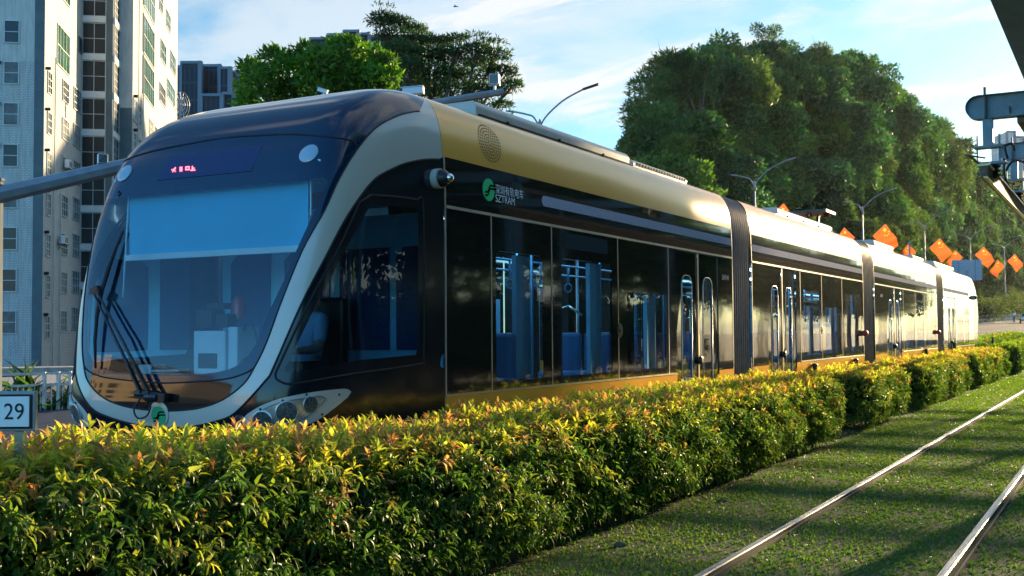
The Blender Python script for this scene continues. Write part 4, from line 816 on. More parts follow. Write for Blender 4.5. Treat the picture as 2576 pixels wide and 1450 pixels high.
def floodlight(px, py, D, sc, lab, face, yaw):
    c = atD(px, py, D); r = thing('floodlight', lab, 'floodlight', c, 'floodlights on the gantry'); q = np.array([math.cos(yaw), math.sin(yaw), 0]); nrm = np.array([-q[1], q[0], 0]); ax = np.array([q, nrm, [0, 0, 1]])
    mb = MB(); mb.box(c, (.15 * sc, .10 * sc, .15 * sc), ax=ax); b = mb.build('lamp_housing', 'white', r, bevel=.012); mb = MB(); mb.box(c - nrm * .055 * sc, (.13 * sc, .012, .13 * sc), ax=ax); g = mb.build('lamp_glass', 'cluster', b); mb = MB(); mb.bar(c + np.array([0, 0, -.07 * sc]), c + np.array([0, 0, -.16 * sc]), .04); mb.box(c + np.array([0, 0, -.09 * sc]), (.17 * sc, .05, .02), ax=ax); mb.build('bracket', 'greysteel', b)
floodlight(258, 400, 16.6, .95, 'white floodlight on the gantry arm left of the tram', 0, TH + .5); floodlight(1244, 200, 18.4, 1.1, 'square floodlight on the tip of the gantry arm', 0, TH - .2)
def cctv(px, py, D, L, lab, yaw, pitch):
    c = atD(px, py, D); r = thing('security_camera', lab, 'security camera', c, 'security cameras above the tram'); q = np.array([math.cos(yaw) * math.cos(pitch), math.sin(yaw) * math.cos(pitch), math.sin(pitch)]); u, w, d = frame_of(q); w = np.array([0, 0, 1.]) - q * q[2]; w /= np.linalg.norm(w); u = np.cross(w, q); ax = np.array([q, u, w])
    mb = MB(); mb.box(c, (L, L * .36, L * .32), ax=ax); mb.box(c + w * L * .19 + q * L * .05, (L * 1.12, L * .42, L * .04), ax=ax); b = mb.build('camera_case', 'offwhite', r, bevel=L * .05); mb = MB(); mb.box(c + q * L * .5, (L * .06, L * .28, L * .24), ax=ax); mb.build('lens', 'dark', b); mb = MB(); mb.bar(c - w * L * .16 - q * L * .1, c - np.array([0, 0, L * .75]), L * .12); mb.lathe(c - np.array([0, 0, L * .42]), (0, 0, 1), [(L * .16, 0), (L * .16, L * .1)], 10); mb.build('bracket', 'greysteel', b)
cctv(1040, 230, 18.0, .34, 'white box-shaped security camera on the gantry above the tram roof', TH + math.pi - .12, -.05); cctv(812, 229, 17.6, .17, 'small white security camera pointing down-left above the tram dome', TH + math.pi - .3, .35)
# ================================================================== STREET LAMPS AND FLAGS
def street_lamp(p, lab, sc=1.0):
    b = np.array([p[0], p[1], road_z(p[0], p[1]) + .1]); r = thing('street_lamp', lab, 'street lamp', b, 'twin-armed street lamps along the road'); h = p[2] - b[2]
    mb = MB(); mb.tube([b, b + [0, 0, 1.2], b + [0, 0, h - .2]], [.14, .12, .07], 10); mb.lathe(b, (0, 0, 1), [(.2, 0), (.2, .05), (.13, .06)], 10); mb.tube([b + [0, 0, h - .9], b + [0, 0, h - .2], b + [0, 0, h]], [.07, .12, .03], 10); mb.build('pole', 'greysteel', r, True)
    q = np.array([math.cos(TH * .55), math.sin(TH * .55), 0])
    for s, L, rise in ((1, 3.3, 1.75), (-1, 1.9, .55)):
        pt = [b + [0, 0, h - .5], b + q * s * .35 + [0, 0, h + .12], b + q * s * L * .4 + [0, 0, h + rise * .55], b + q * s * L * .75 + [0, 0, h + rise * .88]]; mb = MB(); mb.tube(spline(pt, 5), .05, 8); am = mb.build('lamp_arm', 'greysteel', r, True)
        e = pt[-1]; d = q * s * .25 * L + np.array([0, 0, rise * .13]); mb = MB(); mb.bar(e - d * .05, e + d * 1.05, .26, .10); mb.build('lamp_head', 'dark' if s > 0 and sc > 1 else 'greysteel', am, bevel=.03)
labs = ['twin-armed street lamp seen against the open sky, nearest of all', 'twin-armed street lamp above the first bellows of the tram', 'twin-armed street lamp above the second tram car', 'twin-armed street lamp above the sunlit third tram car', 'twin-armed street lamp behind the blank road sign', 'twin-armed street lamp whose pole stands free right of the tram', 'twin-armed street lamp cut by the right edge of the photo']
for p, l_, i in zip(lamp_pos, labs, range(7)): street_lamp(p, l_, 2 if i == 0 else 1)
M['flagred'] = leafmat('flag_cloth', .6, .5, 1.0, .2); 
def star(c, u, w, r, rot=0): return [c + (u * math.cos(a) + w * math.sin(a)) * (r if i % 2 == 0 else r * .382) for i, a in enumerate(np.arange(10) * math.pi / 5 + math.pi / 2 + rot)]
M['flagcloth'] = pbr('red_cloth', (.74, .085, .015), .7, var=.08); M['flagstar'] = pbr('yellow_cloth', (.85, .55, .03), .7, var=.03)
for nm in ('flagcloth', 'flagstar'):
    nt = M[nm].node_tree; bs = [n for n in nt.nodes if n.type == 'BSDF_PRINCIPLED'][0]; ou = [n for n in nt.nodes if n.type == 'OUTPUT_MATERIAL'][0]; t_ = nt.nodes.new('ShaderNodeBsdfTranslucent'); t_.inputs[0].default_value = (1, .17, .03, 1) if nm == 'flagcloth' else (1, .75, .1, 1); x_ = nt.nodes.new('ShaderNodeMixShader'); x_.inputs[0].default_value = .55; nt.links.new(bs.outputs[0], x_.inputs[1]); nt.links.new(t_.outputs[0], x_.inputs[2]); nt.links.new(x_.outputs[0], ou.inputs[0])
def flag(tip, ang, li, lab, W_=2.1, H_=1.45, fold=.30, left=False):
    """flag hung on a slanted staff: tip = picture point of the staff's upper end, hoist runs from the tip down the staff"""
    D = (lamp_pos[li] - CAMP) @ fw - .2; a = atD(*tip, D); pole = lamp_pos[li]; sgn = 1 if not left else -1
    ur = np.array([math.cos(TH), math.sin(TH), 0]); upv = np.array([0, 0, 1.]); st = np.array([pole[0], pole[1], 0]); px0 = (pole - CAMP) @ rt / D
    foot = np.array([pole[0], pole[1], a[2] - abs((a - pole) @ ur) * .92]); r = thing('flag', lab, 'flag', foot, 'red flags on the lamp posts')
    mb = MB(); dirs = (a - foot) / np.linalg.norm(a - foot); mb.tube([foot, a + dirs * .08], .022, 6); mb.build('staff', 'greysteel', r)
    hd = -dirs; fd = np.array([0, 0, -1.]) + ur * .62 * sgn; fd -= hd * (fd @ hd) * .9; fd /= np.linalg.norm(fd); nr = np.cross(hd, fd); n1, n2 = 14, 9; v = []
    ph, fq, sag = random.random() * 3, 6 + 4 * random.random(), .15 + .5 * random.random(); fold = fold * (.7 + .7 * random.random())
    def F(s, t): return a + hd * (t * H_ * (1 - .22 * s * sag)) + fd * (s * W_ * .95) + nr * (fold * math.sin(s * fq + t * 2.2 + ph) * s) + ur * (-sgn * .45 * sag * s * s) + np.array([0, 0, -sag * s * s * .6])
    Q = [(0, 0), (1, 0), (1, 1), (0, 1)]; E_ = [(0, 1), (1, 2), (2, 3), (3, 0)]; loops = []
    for (cx, cy, rr, ro) in ((.167, .25, .15, 0), (.333, .10, .055, .4), (.40, .20, .055, .2), (.40, .35, .055, 0), (.333, .45, .055, .3)):
        lp = [(cx + rr * H_ * (1 if i % 2 == 0 else .40) * math.cos(aa + ro) / (W_ * .95), cy - rr * (1 if i % 2 == 0 else .40) * math.sin(aa + ro)) for i, aa in enumerate(np.arange(10) * math.pi / 5 + math.pi / 2)]
        k = len(Q); Q += lp; E_ += [(k + i, k + (i + 1) % 10) for i in range(10)]; loops.append(lp)
    Q += [(i / n1, j / n2) for i in range(n1 + 1) for j in range(n2 + 1)]
    vv, _, ff, _, _, _ = delaunay_2d_cdt([Vector(q) for q in Q], E_, [], 1, 1e-4); vv = np.array([q[:] for q in vv]); ff = np.array([q[:] for q in ff if len(q) == 3]); ct = vv[ff].mean(1); st_ = np.zeros(len(ff), bool)
    for lp in loops: st_ |= inpoly_many(ct, lp)
    P_ = [F(*q) for q in vv]
    for nm_, sel, mt_ in (('cloth', ~st_, 'flagcloth'), ('stars', st_, 'flagstar')):
        f_ = ff[sel]; u_, inv = np.unique(f_, return_inverse=True); meshobj(nm_, [P_[q] for q in u_], inv.reshape(-1, 3), mt_, r, True)
flag((1971, 512), 0, 1, 'red flag with yellow stars showing above the second tram car', 2.2, 1.5)
flag((1463, 355), 0, 0, 'red flag of which only the tip shows over the first tram roof', 2.0, 1.35)
flag((2124, 573), 0, 2, 'red flag half hidden behind the roof box of the second tram car', 2.2, 1.5, left=True)
flag((2227, 564), 0, 2, 'large red flag with yellow stars, just left of the brightest sun glint', 2.6, 1.8)
flag((2284, 614), 0, 3, 'red flag with yellow stars, just right of the sun glint on the roof', 2.2, 1.5, left=True)
flag((2364, 600), 0, 3, 'large red flag hanging in front of the pole-like aerial', 2.6, 1.8)
flag((2403, 630), 0, 4, 'red flag just above the blank road sign', 2.2, 1.5, left=True)
flag((2475, 621), 0, 4, 'long drooping red flag right of the blank road sign', 2.7, 1.75)
flag((2510, 654), 0, 5, 'red flag with its back turned, behind the long drooping flag', 2.5, 1.7, left=True)
flag((2553, 640), 0, 5, 'red flag with yellow stars near the right edge of the photo', 2.5, 1.7)
flag((2590, 675), 0, 6, 'red flag cut by the right edge of the photo', 2.4, 1.6, left=True)
# back of a big road sign
D = 112; bc = atD(2432, 680, D); r = thing('road_sign', 'back of a large blank grey road sign with horizontal ribs', 'road sign', (bc[0], bc[1], road_z(bc[0], bc[1]))); q = np.array([math.cos(TH - .15), math.sin(TH - .15), 0]); ax = np.array([q, [-q[1], q[0], 0], [0, 0, 1]])
mb = MB(); mb.box(bc, (2.9, .04, 2.05), ax=ax); mb.build('sign_board', pbr('grey_sheet', (.42, .44, .48), .5, .2), r, bevel=.01); mb = MB()
for z in np.linspace(-.9, .9, 10): mb.box(bc + np.array([0, 0, z]) - ax[1] * .04, (2.85, .03, .05), ax=ax)
for x in (-.8, .8): mb.box(bc + q * x - ax[1] * .08, (.08, .06, 2.0), ax=ax)
mb.bar(bc - ax[1] * .12, (bc[0], bc[1], road_z(bc[0], bc[1])), .16); mb.build('sign_frame', 'greysteel', r)
# ================================================================== TREES
def lobes_crown(name, lobes, n, leaf, width, cols, parent, seed, shell=.55, up=.15, simple=True, droop=.2, layered=0.0):
    rg = np.random.default_rng(seed); vol = np.array([l[3] ** 2 for l in lobes]); pick = rg.choice(len(lobes), n, p=vol / vol.sum()); Lc = np.array([l[:3] for l in lobes])[pick]; Lr = np.array([l[3] for l in lobes])[pick]
    d = rg.normal(0, 1, (n, 3)); d /= np.linalg.norm(d, axis=1, keepdims=True); d[:, 2] = np.where((d[:, 2] < -.3) & (rg.random(n) < .6), -d[:, 2], d[:, 2])
    bump = 1 + .16 * np.sin(d[:, 0] * 6 + pick) * np.sin(d[:, 1] * 5 + pick * 2.1) + .10 * np.sin(d[:, 2] * 9 + pick); rad = (shell + (1 - shell) * rg.random(n) ** .45) * bump
    P = Lc + d * (Lr * rad)[:, None] * np.array([1, 1, .85])
    if layered: P[:, 2] = P[:, 2] * (1 - layered) + layered * (np.round(P[:, 2] / .7) * .7)
    dirs = d * .8 + rg.normal(0, .55, (n, 3)) + np.array([0, 0, up]); g = rg.random((n, 1)); tone = (.65 + .7 * np.array([((i * 7919) % 101) / 101 for i in range(len(lobes))])[pick])[:, None]
    c = (np.array([cols[0]]) * (1 - g) + np.array([cols[1]]) * g) * tone
    return foliage(name, P, dirs, d + rg.normal(0, .4, (n, 3)) + np.array([0, 0, .4]), leaf * (.6 + .8 * rg.random(n)), width * (.7 + .6 * rg.random(n)), c, 'treeleaf', parent, droop, simple=simple)
def limb_mesh(base, fork, lobes, r0, parent, seed, name='trunk'):
    rg = np.random.default_rng(seed); mb = MB(); base = np.asarray(base, float); fork = np.asarray(fork, float); mb.tube(spline([base, base * .5 + fork * .5 + rg.normal(0, .12, 3), fork], 4), list(np.linspace(r0, r0 * .62, 9)), 9)
    for l in lobes:
        e = np.array(l[:3]); m_ = fork * .5 + e * .5 + rg.normal(0, .25, 3) * l[3] + np.array([0, 0, .15 * l[3]]); mb.tube(spline([fork, m_, e], 4), list(np.linspace(r0 * .42, r0 * .08, 9)), 6)
        for _ in range(4):
            t = e + rg.normal(0, .6, 3) * l[3]; mb.tube([e * .6 + m_ * .4, (e + t) / 2 + rg.normal(0, .1, 3), t], [r0 * .13, r0 * .09, r0 * .03], 5)
    return mb.build(name, 'bark', parent, True)
def px_tree(name, label, cat, D, lobes_px, base_px, fork_px, n, leaf, width, cols, r0, seed, **kw):
    s = D / FP; rg = np.random.default_rng(seed); L = []
    for (x, y, r) in lobes_px: L.append((*(atD(x, y, D + rg.normal(0, .8) * r * s)), r * s))
    b = atD(base_px[0], base_px[1], D); b[2] = road_z(b[0], b[1]); t = thing(name, label, cat, b); f = atD(*fork_px, D)
    lobes_crown('crown', L, n, leaf, width, cols, t, seed, **kw); limb_mesh(b, f, L, r0, t, seed); return t
px_tree('broadleaf_tree', 'bright green broadleaf tree with stiff leaf rosettes above the tram dome', 'tree', 34, [(628, 178, 30), (655, 205, 44), (618, 225, 26), (690, 150, 36), (725, 185, 52), (765, 140, 34), (800, 165, 48), (845, 118, 26), (880, 128, 38), (920, 150, 44), (965, 165, 34), (985, 195, 22), (930, 205, 52), (870, 195, 52), (800, 225, 56), (730, 245, 50), (660, 255, 40), (615, 262, 28), (960, 245, 42), (900, 255, 46), (1000, 285, 34), (840, 265, 46), (690, 320, 48), (770, 340, 52), (860, 345, 55), (940, 325, 46), (810, 390, 40), (900, 395, 36), (730, 385, 34)], (800, 900), (800, 480), 14500, .21, .07, ((.045, .14, .012), (.12, .26, .02)), .22, 3, simple=False, shell=.2, up=.35)
px_tree('feathery_tree', 'taller dark feathery tree with open layered crown, behind the gantry arm', 'tree', 46, [(965, 60, 44), (1000, 85, 52), (1040, 95, 42), (1075, 125, 55), (1010, 150, 60), (1120, 135, 45), (1150, 120, 36), (1090, 190, 70), (1200, 125, 40), (1240, 140, 45), (1262, 190, 44), (1190, 185, 62), (1140, 230, 70), (1230, 240, 48), (1290, 215, 26), (1050, 240, 60), (1265, 275, 24), (1180, 275, 40), (960, 170, 40), (1080, 320, 55), (1150, 345, 55), (1220, 320, 40), (1010, 305, 44), (1110, 400, 36)], (1110, 900), (1110, 450), 25000, .20, .05, ((.016, .055, .012), (.04, .10, .02)), .3, 4, shell=.25, droop=.35, layered=.45)
# prototypes for the hill
GREENS = [((.030, .105, .034), (.070, .175, .042)), ((.046, .130, .026), (.125, .225, .036)), ((.024, .098, .050), (.058, .160, .062)), ((.055, .125, .034), (.13, .20, .048)), ((.038, .112, .042), (.095, .195, .060))]
def proto(i, kind):
    rg = np.random.default_rng(100 + i); L = []; Hh = 6.2
    for k in range(15):
        a = rg.random() * 6.28; rr = 2.9 * math.sqrt(rg.random()); z = Hh + 2.6 * rg.random() * (1 - rr / 4.2) - .35 * rr; L.append((rr * math.cos(a), rr * math.sin(a), z, 1.0 + .75 * rg.random()))
    for k in range(7): a = rg.random() * 6.28; L.append((2.7 * math.cos(a), 2.7 * math.sin(a), 3.2 + 1.6 * rg.random(), 1.1 + .5 * rg.random()))
    t = thing('hill_tree', 'x', 'tree', (0, 0, 0)); t['_local'] = 1
    lobes_crown('crown', L, 8500, .36 if kind != 2 else .5, .19 if kind != 2 else .13, GREENS[i % 5], t, 200 + i, shell=.45, layered=.35 if kind == 2 else 0); limb_mesh((0, 0, -1.5), (0, 0, 4), L[:8], .22, t, 300 + i); return t
protos = [proto(0, 0), proto(1, 1), proto(2, 0), proto(3, 2), proto(4, 1)]
HD = 1.15
CREST = [(1560, 405, 92), (1600, 330, 95), (1640, 285, 97), (1680, 200, 99), (1715, 170, 101), (1760, 185, 104), (1800, 135, 108), (1850, 100, 112), (1900, 78, 116), (1950, 92, 120), (2000, 115, 124), (2060, 135, 129), (2120, 140, 134), (2180, 178, 140), (2230, 230, 147), (2260, 285, 153), (2300, 335, 162), (2350, 350, 174), (2410, 385, 188), (2470, 425, 202), (2530, 470, 218), (2600, 520, 238), (2690, 575, 262)]
crest = []
for (x, y, d) in CREST: p = atD(x, y, d * HD); crest.append((p[0], p[1], p[2] - 9.8))
crest = np.array(crest)
foot = []
for (x, y, d), c in zip(CREST, crest):
    p = atD(x, 800, d * .86 * HD); q = FE[np.argmin(np.hypot(FE[:, 0] - p[0], FE[:, 1] - p[1]))]
    foot.append((p[0], p[1], road_z(p[0], p[1]) + .3))
foot = np.array(foot); back = crest * 1.5; back[:, 2] = EYE + (crest[:, 2] + 4 - EYE) * 1.5; back0 = crest * 1.12; back0[:, 2] = crest[:, 2] * .93; back2 = crest * 2.1; back2[:, 2] = 0  # hidden back ridge added to shade the lower apartment block
rows = [foot, foot * .62 + crest * .38 + np.array([0, 0, 1.0]), foot * .3 + crest * .7 + np.array([0, 0, 1.0]), crest, back0, back, back2]; nr_, nc_ = len(rows), len(crest)
hv = [tuple(p) for r_ in rows for p in r_]; hf = [(i * nc_ + j, i * nc_ + j + 1, (i + 1) * nc_ + j + 1, (i + 1) * nc_ + j) for i in range(nr_ - 1) for j in range(nc_ - 1)]
o = meshobj('hill', hv, hf, pbr('hill_soil', (.022, .034, .012), .95, var=.5, scale=.5), None, True); o['kind'] = 'structure'
def along(arr, t): i = t * (len(arr) - 1); k = np.arange(len(arr)); return np.array([np.interp(i, k, arr[:, c]) for c in range(3)])
rg = np.random.default_rng(55); cnt = 0; first = [True] * 5
seg = np.linalg.norm(np.diff(crest[:, :2], axis=0), axis=1); cs = np.concatenate([[0], np.cumsum(seg)]); Ltot = cs[-1]
for ri, (fr_, sc_) in enumerate(((1.0, 1.0), (.80, 1.05), (.58, 1.0), (.36, .92), (.16, .8), (.02, .55))):
    step = 6.1 * sc_ * 1.1; s_ = 10.5 + rg.random() * 2
    while s_ < Ltot:
        t = np.interp(s_, cs, np.arange(len(cs))) / (len(cs) - 1); c, f_ = along(crest, t), along(foot, t)
        p = f_ + (c - f_) * min(fr_, 1) + (np.array([-6, 8, -1]) if fr_ > 1 else 0); p[2] += (1.0 if .1 < fr_ < .9 else 0) - .4; p[:2] += rg.normal(0, .7, 2); pi_ = int(rg.integers(0, 5)); pi_ = 3 if (ri in (4, 5) and rg.random() < .4) else pi_
        sc = 1.22 * sc_ * (.82 + .36 * rg.random()); kinds = {0: 'dense dark', 1: 'bushy mid-green', 2: 'deep blue-green', 3: 'feathery layered', 4: 'leafy olive-green'}
        if fr_ >= 1: lab = kinds[pi_] + ' tree standing along the skyline of the wooded hill'
        elif fr_ > .2: lab = kinds[pi_] + ' tree among others on the slope of the wooded hill'
        else: lab = kinds[pi_] + ' small tree along the foot of the wooded hill by the road'
        r_ = protos[pi_] if first[pi_] else copy_thing(protos[pi_], (0, 0, 0)); first[pi_] = False
        r_.location = p; r_.rotation_euler = (0, 0, rg.random() * 6.28); r_.scale = (sc, sc, sc * (.9 + .25 * rg.random())); tag(r_, lab, 'tree', ('trees on the skyline of the hill' if fr_ >= 1 else 'trees on the slope of the hill' if fr_ > .2 else 'small trees at the foot of the hill') + ', ' + kinds[pi_]); cnt += 1
        s_ += step * (.8 + .4 * rg.random())
print('hill trees', cnt)
for p_ in protos:
    if '_local' in p_: del p_['_local']
for (px, py, d_, sc, k_, w_) in ((1640, 262, 116, .95, 0, 'upper'), (1612, 322, 112, .85, 2, 'middle'), (1590, 372, 108, .75, 3, 'lowest')):
    q_ = atD(px, py, d_); c_ = copy_thing(protos[k_], (q_[0], q_[1], q_[2] - 9.3 * sc), px * .1, sc); tag(c_, w_ + ' of three trees stepping down at the left end of the hill', 'tree', 'trees at the left end of the hill')
# distinct trees of the hill
px_tree('leaning_tree', 'open-crowned dark tree leaning out at the left end of the hill', 'tree', 112, [(1700, 165, 32), (1725, 150, 28), (1685, 200, 30), (1745, 190, 30), (1670, 240, 24), (1710, 230, 28), (1760, 225, 26), (1685, 265, 18), (1775, 165, 22)], (1800, 420), (1760, 320), 7000, .34, .17, GREENS[0], .3, 71, shell=.3)
px_tree('wispy_tree', 'thin see-through tree rising highest on top of the hill', 'tree', 132, [(1905, 75, 20), (1930, 95, 26), (1950, 80, 20), (1965, 120, 22), (1990, 115, 14), (1940, 130, 26)], (1945, 240), (1945, 170), 1900, .32, .12, GREENS[2], .18, 72, shell=.2)
bt = atD(1805, 240, 125); r_ = thing('bare_tree', 'leafless twiggy tree on the skyline left of the hilltop', 'tree', bt); mb = MB(); rg = np.random.default_rng(9)
def twig(p, d, l, r, k):
    e = p + d * l; mb.tube([p, (p + e) / 2 + rg.normal(0, .05 * l, 3), e], [r, r * .8, r * .55], 5)
    if k: [twig(e, (lambda v: v / np.linalg.norm(v))(d + rg.normal(0, .5, 3) + np.array([0, 0, .15])), l * .72, r * .55, k - 1) for _ in range(3)]
twig(bt, np.array([0, 0, 1.]), 1.6, .10, 4); mb.build('branches', pbr('grey_twig', (.30, .28, .25), .9), r_)
def shrub(px, py, D, r, seed, label):
    c = atD(px, py, D); c[2] = road_z(c[0], c[1]); t = thing('shrub', label, 'shrub', c, 'roadside shrubs right of the tram'); L = [(c[0] + random.gauss(0, .5) * r, c[1] + random.gauss(0, .5) * r, c[2] + r * (.4 + .9 * random.random()), r * (.5 + .3 * random.random())) for _ in range(7)]
    lobes_crown('foliage', L, 2600, .34, .10, ((.05, .10, .03), (.12, .16, .05)), t, seed, shell=.3, up=.4); limb_mesh(c - [0, 0, .1], c + [0, 0, r * .4], L[:4], .08, t, seed, 'stem')
for i, (px, D, r) in enumerate(((2478, 172, 2.6), (2500, 178, 3.2), (2520, 184, 2.8), (2545, 196, 3.4), (2572, 206, 3.2), (2462, 168, 2.4))): shrub(px, 790, D, r, 400 + i, 'pale green roadside shrub on the bank behind the guard rail')
# ================================================================== APARTMENT BUILDING
BO = atD(105, 841, 80.0); BZ = -1.2; BA = R(29 + 10.1)
bldg = thing('apartment_building', 'tall white tiled apartment block with grey corner strips and a glazed stair shaft', 'building', (BO[0], BO[1], BZ)); bldg['_local'] = 1; bldg.rotation_euler = (0, 0, BA)
def stucco():
    m, n, l = mat('tiled_wall'); b = N(n, 'ShaderNodeBsdfPrincipled'); o = N(n, 'ShaderNodeOutputMaterial'); l.new(b.outputs[0], o.inputs[0]); t = N(n, 'ShaderNodeTexCoord'); s = N(n, 'ShaderNodeSeparateXYZ'); l.new(t.outputs['Object'], s.inputs[0])
    ad = N(n, 'ShaderNodeMath', operation='ADD'); l.new(s.outputs[0], ad.inputs[0]); l.new(s.outputs[1], ad.inputs[1]); c = N(n, 'ShaderNodeCombineXYZ'); l.new(ad.outputs[0], c.inputs[0]); l.new(s.outputs[2], c.inputs[1])
    br = N(n, 'ShaderNodeTexBrick'); br.inputs['Color1'].default_value = (.57, .56, .52, 1); br.inputs['Color2'].default_value = (.52, .515, .48, 1); br.inputs['Mortar'].default_value = (.34, .34, .33, 1); br.inputs['Scale'].default_value = 1; br.inputs['Mortar Size'].default_value = .02; br.inputs['Brick Width'].default_value = .32; br.inputs['Row Height'].default_value = .125; l.new(c.outputs[0], br.inputs['Vector'])
    gt = N(n, 'ShaderNodeMath', operation='GREATER_THAN'); l.new(s.outputs[2], gt.inputs[0]); gt.inputs[1].default_value = 22.9
    mx_ = N(n, 'ShaderNodeMix', data_type='RGBA'); l.new(gt.outputs[0], mx_.inputs[0]); l.new(br.outputs[0], mx_.inputs[6]); mx_.inputs[7].default_value = (.54, .525, .48, 1)
    st_ = N(n, 'ShaderNodeTexNoise'); mp = N(n, 'ShaderNodeMapping'); mp.inputs['Scale'].default_value = (1.2, 1.2, .12); l.new(t.outputs['Object'], mp.inputs[0]); l.new(mp.outputs[0], st_.inputs['Vector']); st_.inputs['Detail'].default_value = 8; mr = N(n, 'ShaderNodeMapRange'); l.new(st_.outputs[0], mr.inputs[0]); mr.inputs[1].default_value = .3; mr.inputs[2].default_value = .7; mr.inputs[3].default_value = .74; mr.inputs[4].default_value = 1.05
    mu = N(n, 'ShaderNodeMix', data_type='RGBA', blend_type='MULTIPLY'); mu.inputs[0].default_value = 1; l.new(mx_.outputs[2], mu.inputs[6]); l.new(mr.outputs[0], mu.inputs[7]); l.new(mu.outputs[2], b.inputs['Base Color']); b.inputs['Roughness'].default_value = .8; return m
M['tile'] = stucco(); M['greywall'] = pbr('grey_corner_strip', (.10, .135, .145), .8, var=.2, scale=1.2); M['bldglass'] = pbr('building_glass', (.020, .030, .034), .25, var=.6, scale=.6, spec=.4); M['curtain'] = pbr('curtained_pane', (.10, .11, .11), .4, var=.5, scale=1.5); M['shaftglass'] = pbr('stair_glass', (.012, .018, .020), .4, var=.7, scale=.5, spec=.3); M['greenframe'] = pbr('green_tinted_pane', (.05, .16, .08), .12, var=.5, scale=.7, coat=.4); M['alu'] = pbr('window_frame', (.45, .47, .46), .45, .3); M['spandrel'] = pbr('pale_spandrel', (.60, .60, .58), .7, var=.1)
Ht = 41.5; ZT = Ht
def wallrun(pts_, z0, z1, m, name, thick=.3):
    mb = MB()
    for (a, b) in zip(pts_[:-1], pts_[1:]):
        a, b = np.array([*a, 0.]), np.array([*b, 0.]); d = (b - a) / np.linalg.norm(b - a); nn_ = np.array([d[1], -d[0], 0]); mb.add([a + [0, 0, z0], b + [0, 0, z0], b + [0, 0, z1], a + [0, 0, z1]], [(0, 1, 2, 3)])
    return mb
foot_ = [(-16, 0), (0, 0), (0, 13.1), (2.5, 13.1), (2.5, 16.0), (3.66, 16.0), (3.66, 48), (-16, 48)]
mb = MB(); mb.prism([(x, y, 0.) for x, y in foot_], (0, 0, Ht)); wl_ = mb.build('wall', 'tile', bldg)
mb = MB(); mb.box((-.34, .003, Ht / 2 + 0), (.68, .09, Ht)); mb.box((2.23, 13.07, Ht / 2), (.50, .12, Ht)); mb.box((3.05, 15.97, 11.45), (1.14, .10, 22.9)); mb.build('corner_strip', 'greywall', bldg)
mb = MB(); mb.prism([(x * 1.0, y, Ht) for x, y in foot_], (0, 0, .5)); mb.build('roof_edge', 'spandrel', bldg); 
def bwindow(face, u, z, w, h, nx, nz, gm, frame='alu', grid=.05):
    """face: 'A' front (x runs), 'B' x=0 plane, 'D' x=3.66 plane, 'S' shaft front, 'T' shaft side"""
    if face in 'AS': y = {'A': 0, 'S': 13.1}[face]; c = np.array([u, y, z]); ex, en = np.array([1., 0, 0]), np.array([0, -1., 0])
    else: x = {'B': 0, 'D': 3.66, 'T': 2.5}[face]; c = np.array([x, u, z]); ex, en = np.array([0, 1., 0]), np.array([1., 0, 0])
    ez = np.array([0, 0, 1.]); ax = np.array([ex, en, ez]); mb = MB()
    for s in (-1, 1): mb.box(c + ex * s * w / 2 + en * .02, (.06, .14, h + .06), ax=ax); mb.box(c + ez * s * h / 2 + en * .024, (w + .06, .14, .06), ax=ax)
    for i in range(1, nx): mb.box(c + ex * (-w / 2 + w * i / nx) + en * .02, (grid, .09, h - .06), ax=ax)
    for i in range(1, nz): mb.box(c + ez * (-h / 2 + h * i / nz) + en * .024, (w - .06, .09, grid), ax=ax)
    gm = 'shaftglass' if face in 'ST' else ('curtain' if gm == 'bldglass' and random.random() < .3 else gm); f = mb.build('window', frame, bldg); mb = MB(); mb.box(c + en * .012, (w, .03, h), ax=ax); mb.build('pane', gm, f)
    return f
row0 = 17.5 - BZ
for k in range(-6, 8):
    z = row0 + 3.0 * k
    if z < 1.5: continue
    if z < 23: bwindow('B', 1.5, z, 1.25, 1.6, 2, 3, 'bldglass'); bwindow('B', 6.8, z + .5, 2.1, 1.6, 3, 3, 'bldglass'); bwindow('B', 11.2, z + .75, 2.7, 1.75, 4, 3, 'bldglass')
    if k < 3: bwindow('A', -2.25 - .06 * 0, z + .35, 1.0, 1.6, 1, 2, 'bldglass')
for z in (24.1 - BZ, 29.6 - BZ, 35 - BZ): bwindow('B', 5.9, z, 4.2, 3.1, 4, 2, 'greenframe', 'alu')
bwindow('B', 12.2, 26.1 - BZ, 1.2, 1.2, 1, 1, 'bldglass', 'greywall')
for z in (26.0 - BZ, 29.9 - BZ, 34.3 - BZ): bwindow('D', 25.1, z, 7.2, 3.5, 6, 2, 'greenframe'); 
for (y, z, w, h) in ((39.3, 35.9, 3.4, 1.8), (35.5, 31.5, 4, 2.0), (43.5, 32.3, 4.4, 2.0), (41.8, 28.6, 6.4, 1.9), (35.0, 26.9, 4.4, 1.8), (33.5, 36.3, 2.2, 2)): bwindow('D', y, z - BZ, w, h, 3, 2, 'greenframe' if z > 28 else 'bldglass')
for k in range(0, 5):
    for (y, w) in ((17.0, 1.6), (19.5, 2.4), (27.0, 2.6), (31.0, 2.4), (34.5, 2.0), (39.5, 4.2)): bwindow('D', y, 21.7 - BZ - 3.0 * k, w, 1.9, 2, 3, 'bldglass')
for k in range(13):
    z = 2.4 + 3.22 * k; bwindow('S', .98, z, 1.86, 2.6, 2, 2, 'bldglass'); bwindow('T', 14.6, z, 2.6, 2.6, 2, 4, 'bldglass')
mb = MB()
for k in range(13):
    z = 2.4 + 3.22 * k + 1.62; MB().box((.98, 13.02, z), (1.92, .20, .52)).build('spandrel', 'spandrel', bldg); MB().box((2.56, 14.6, z), (.16, 2.9, .52)).build('spandrel', 'spandrel', bldg)
mb = MB()
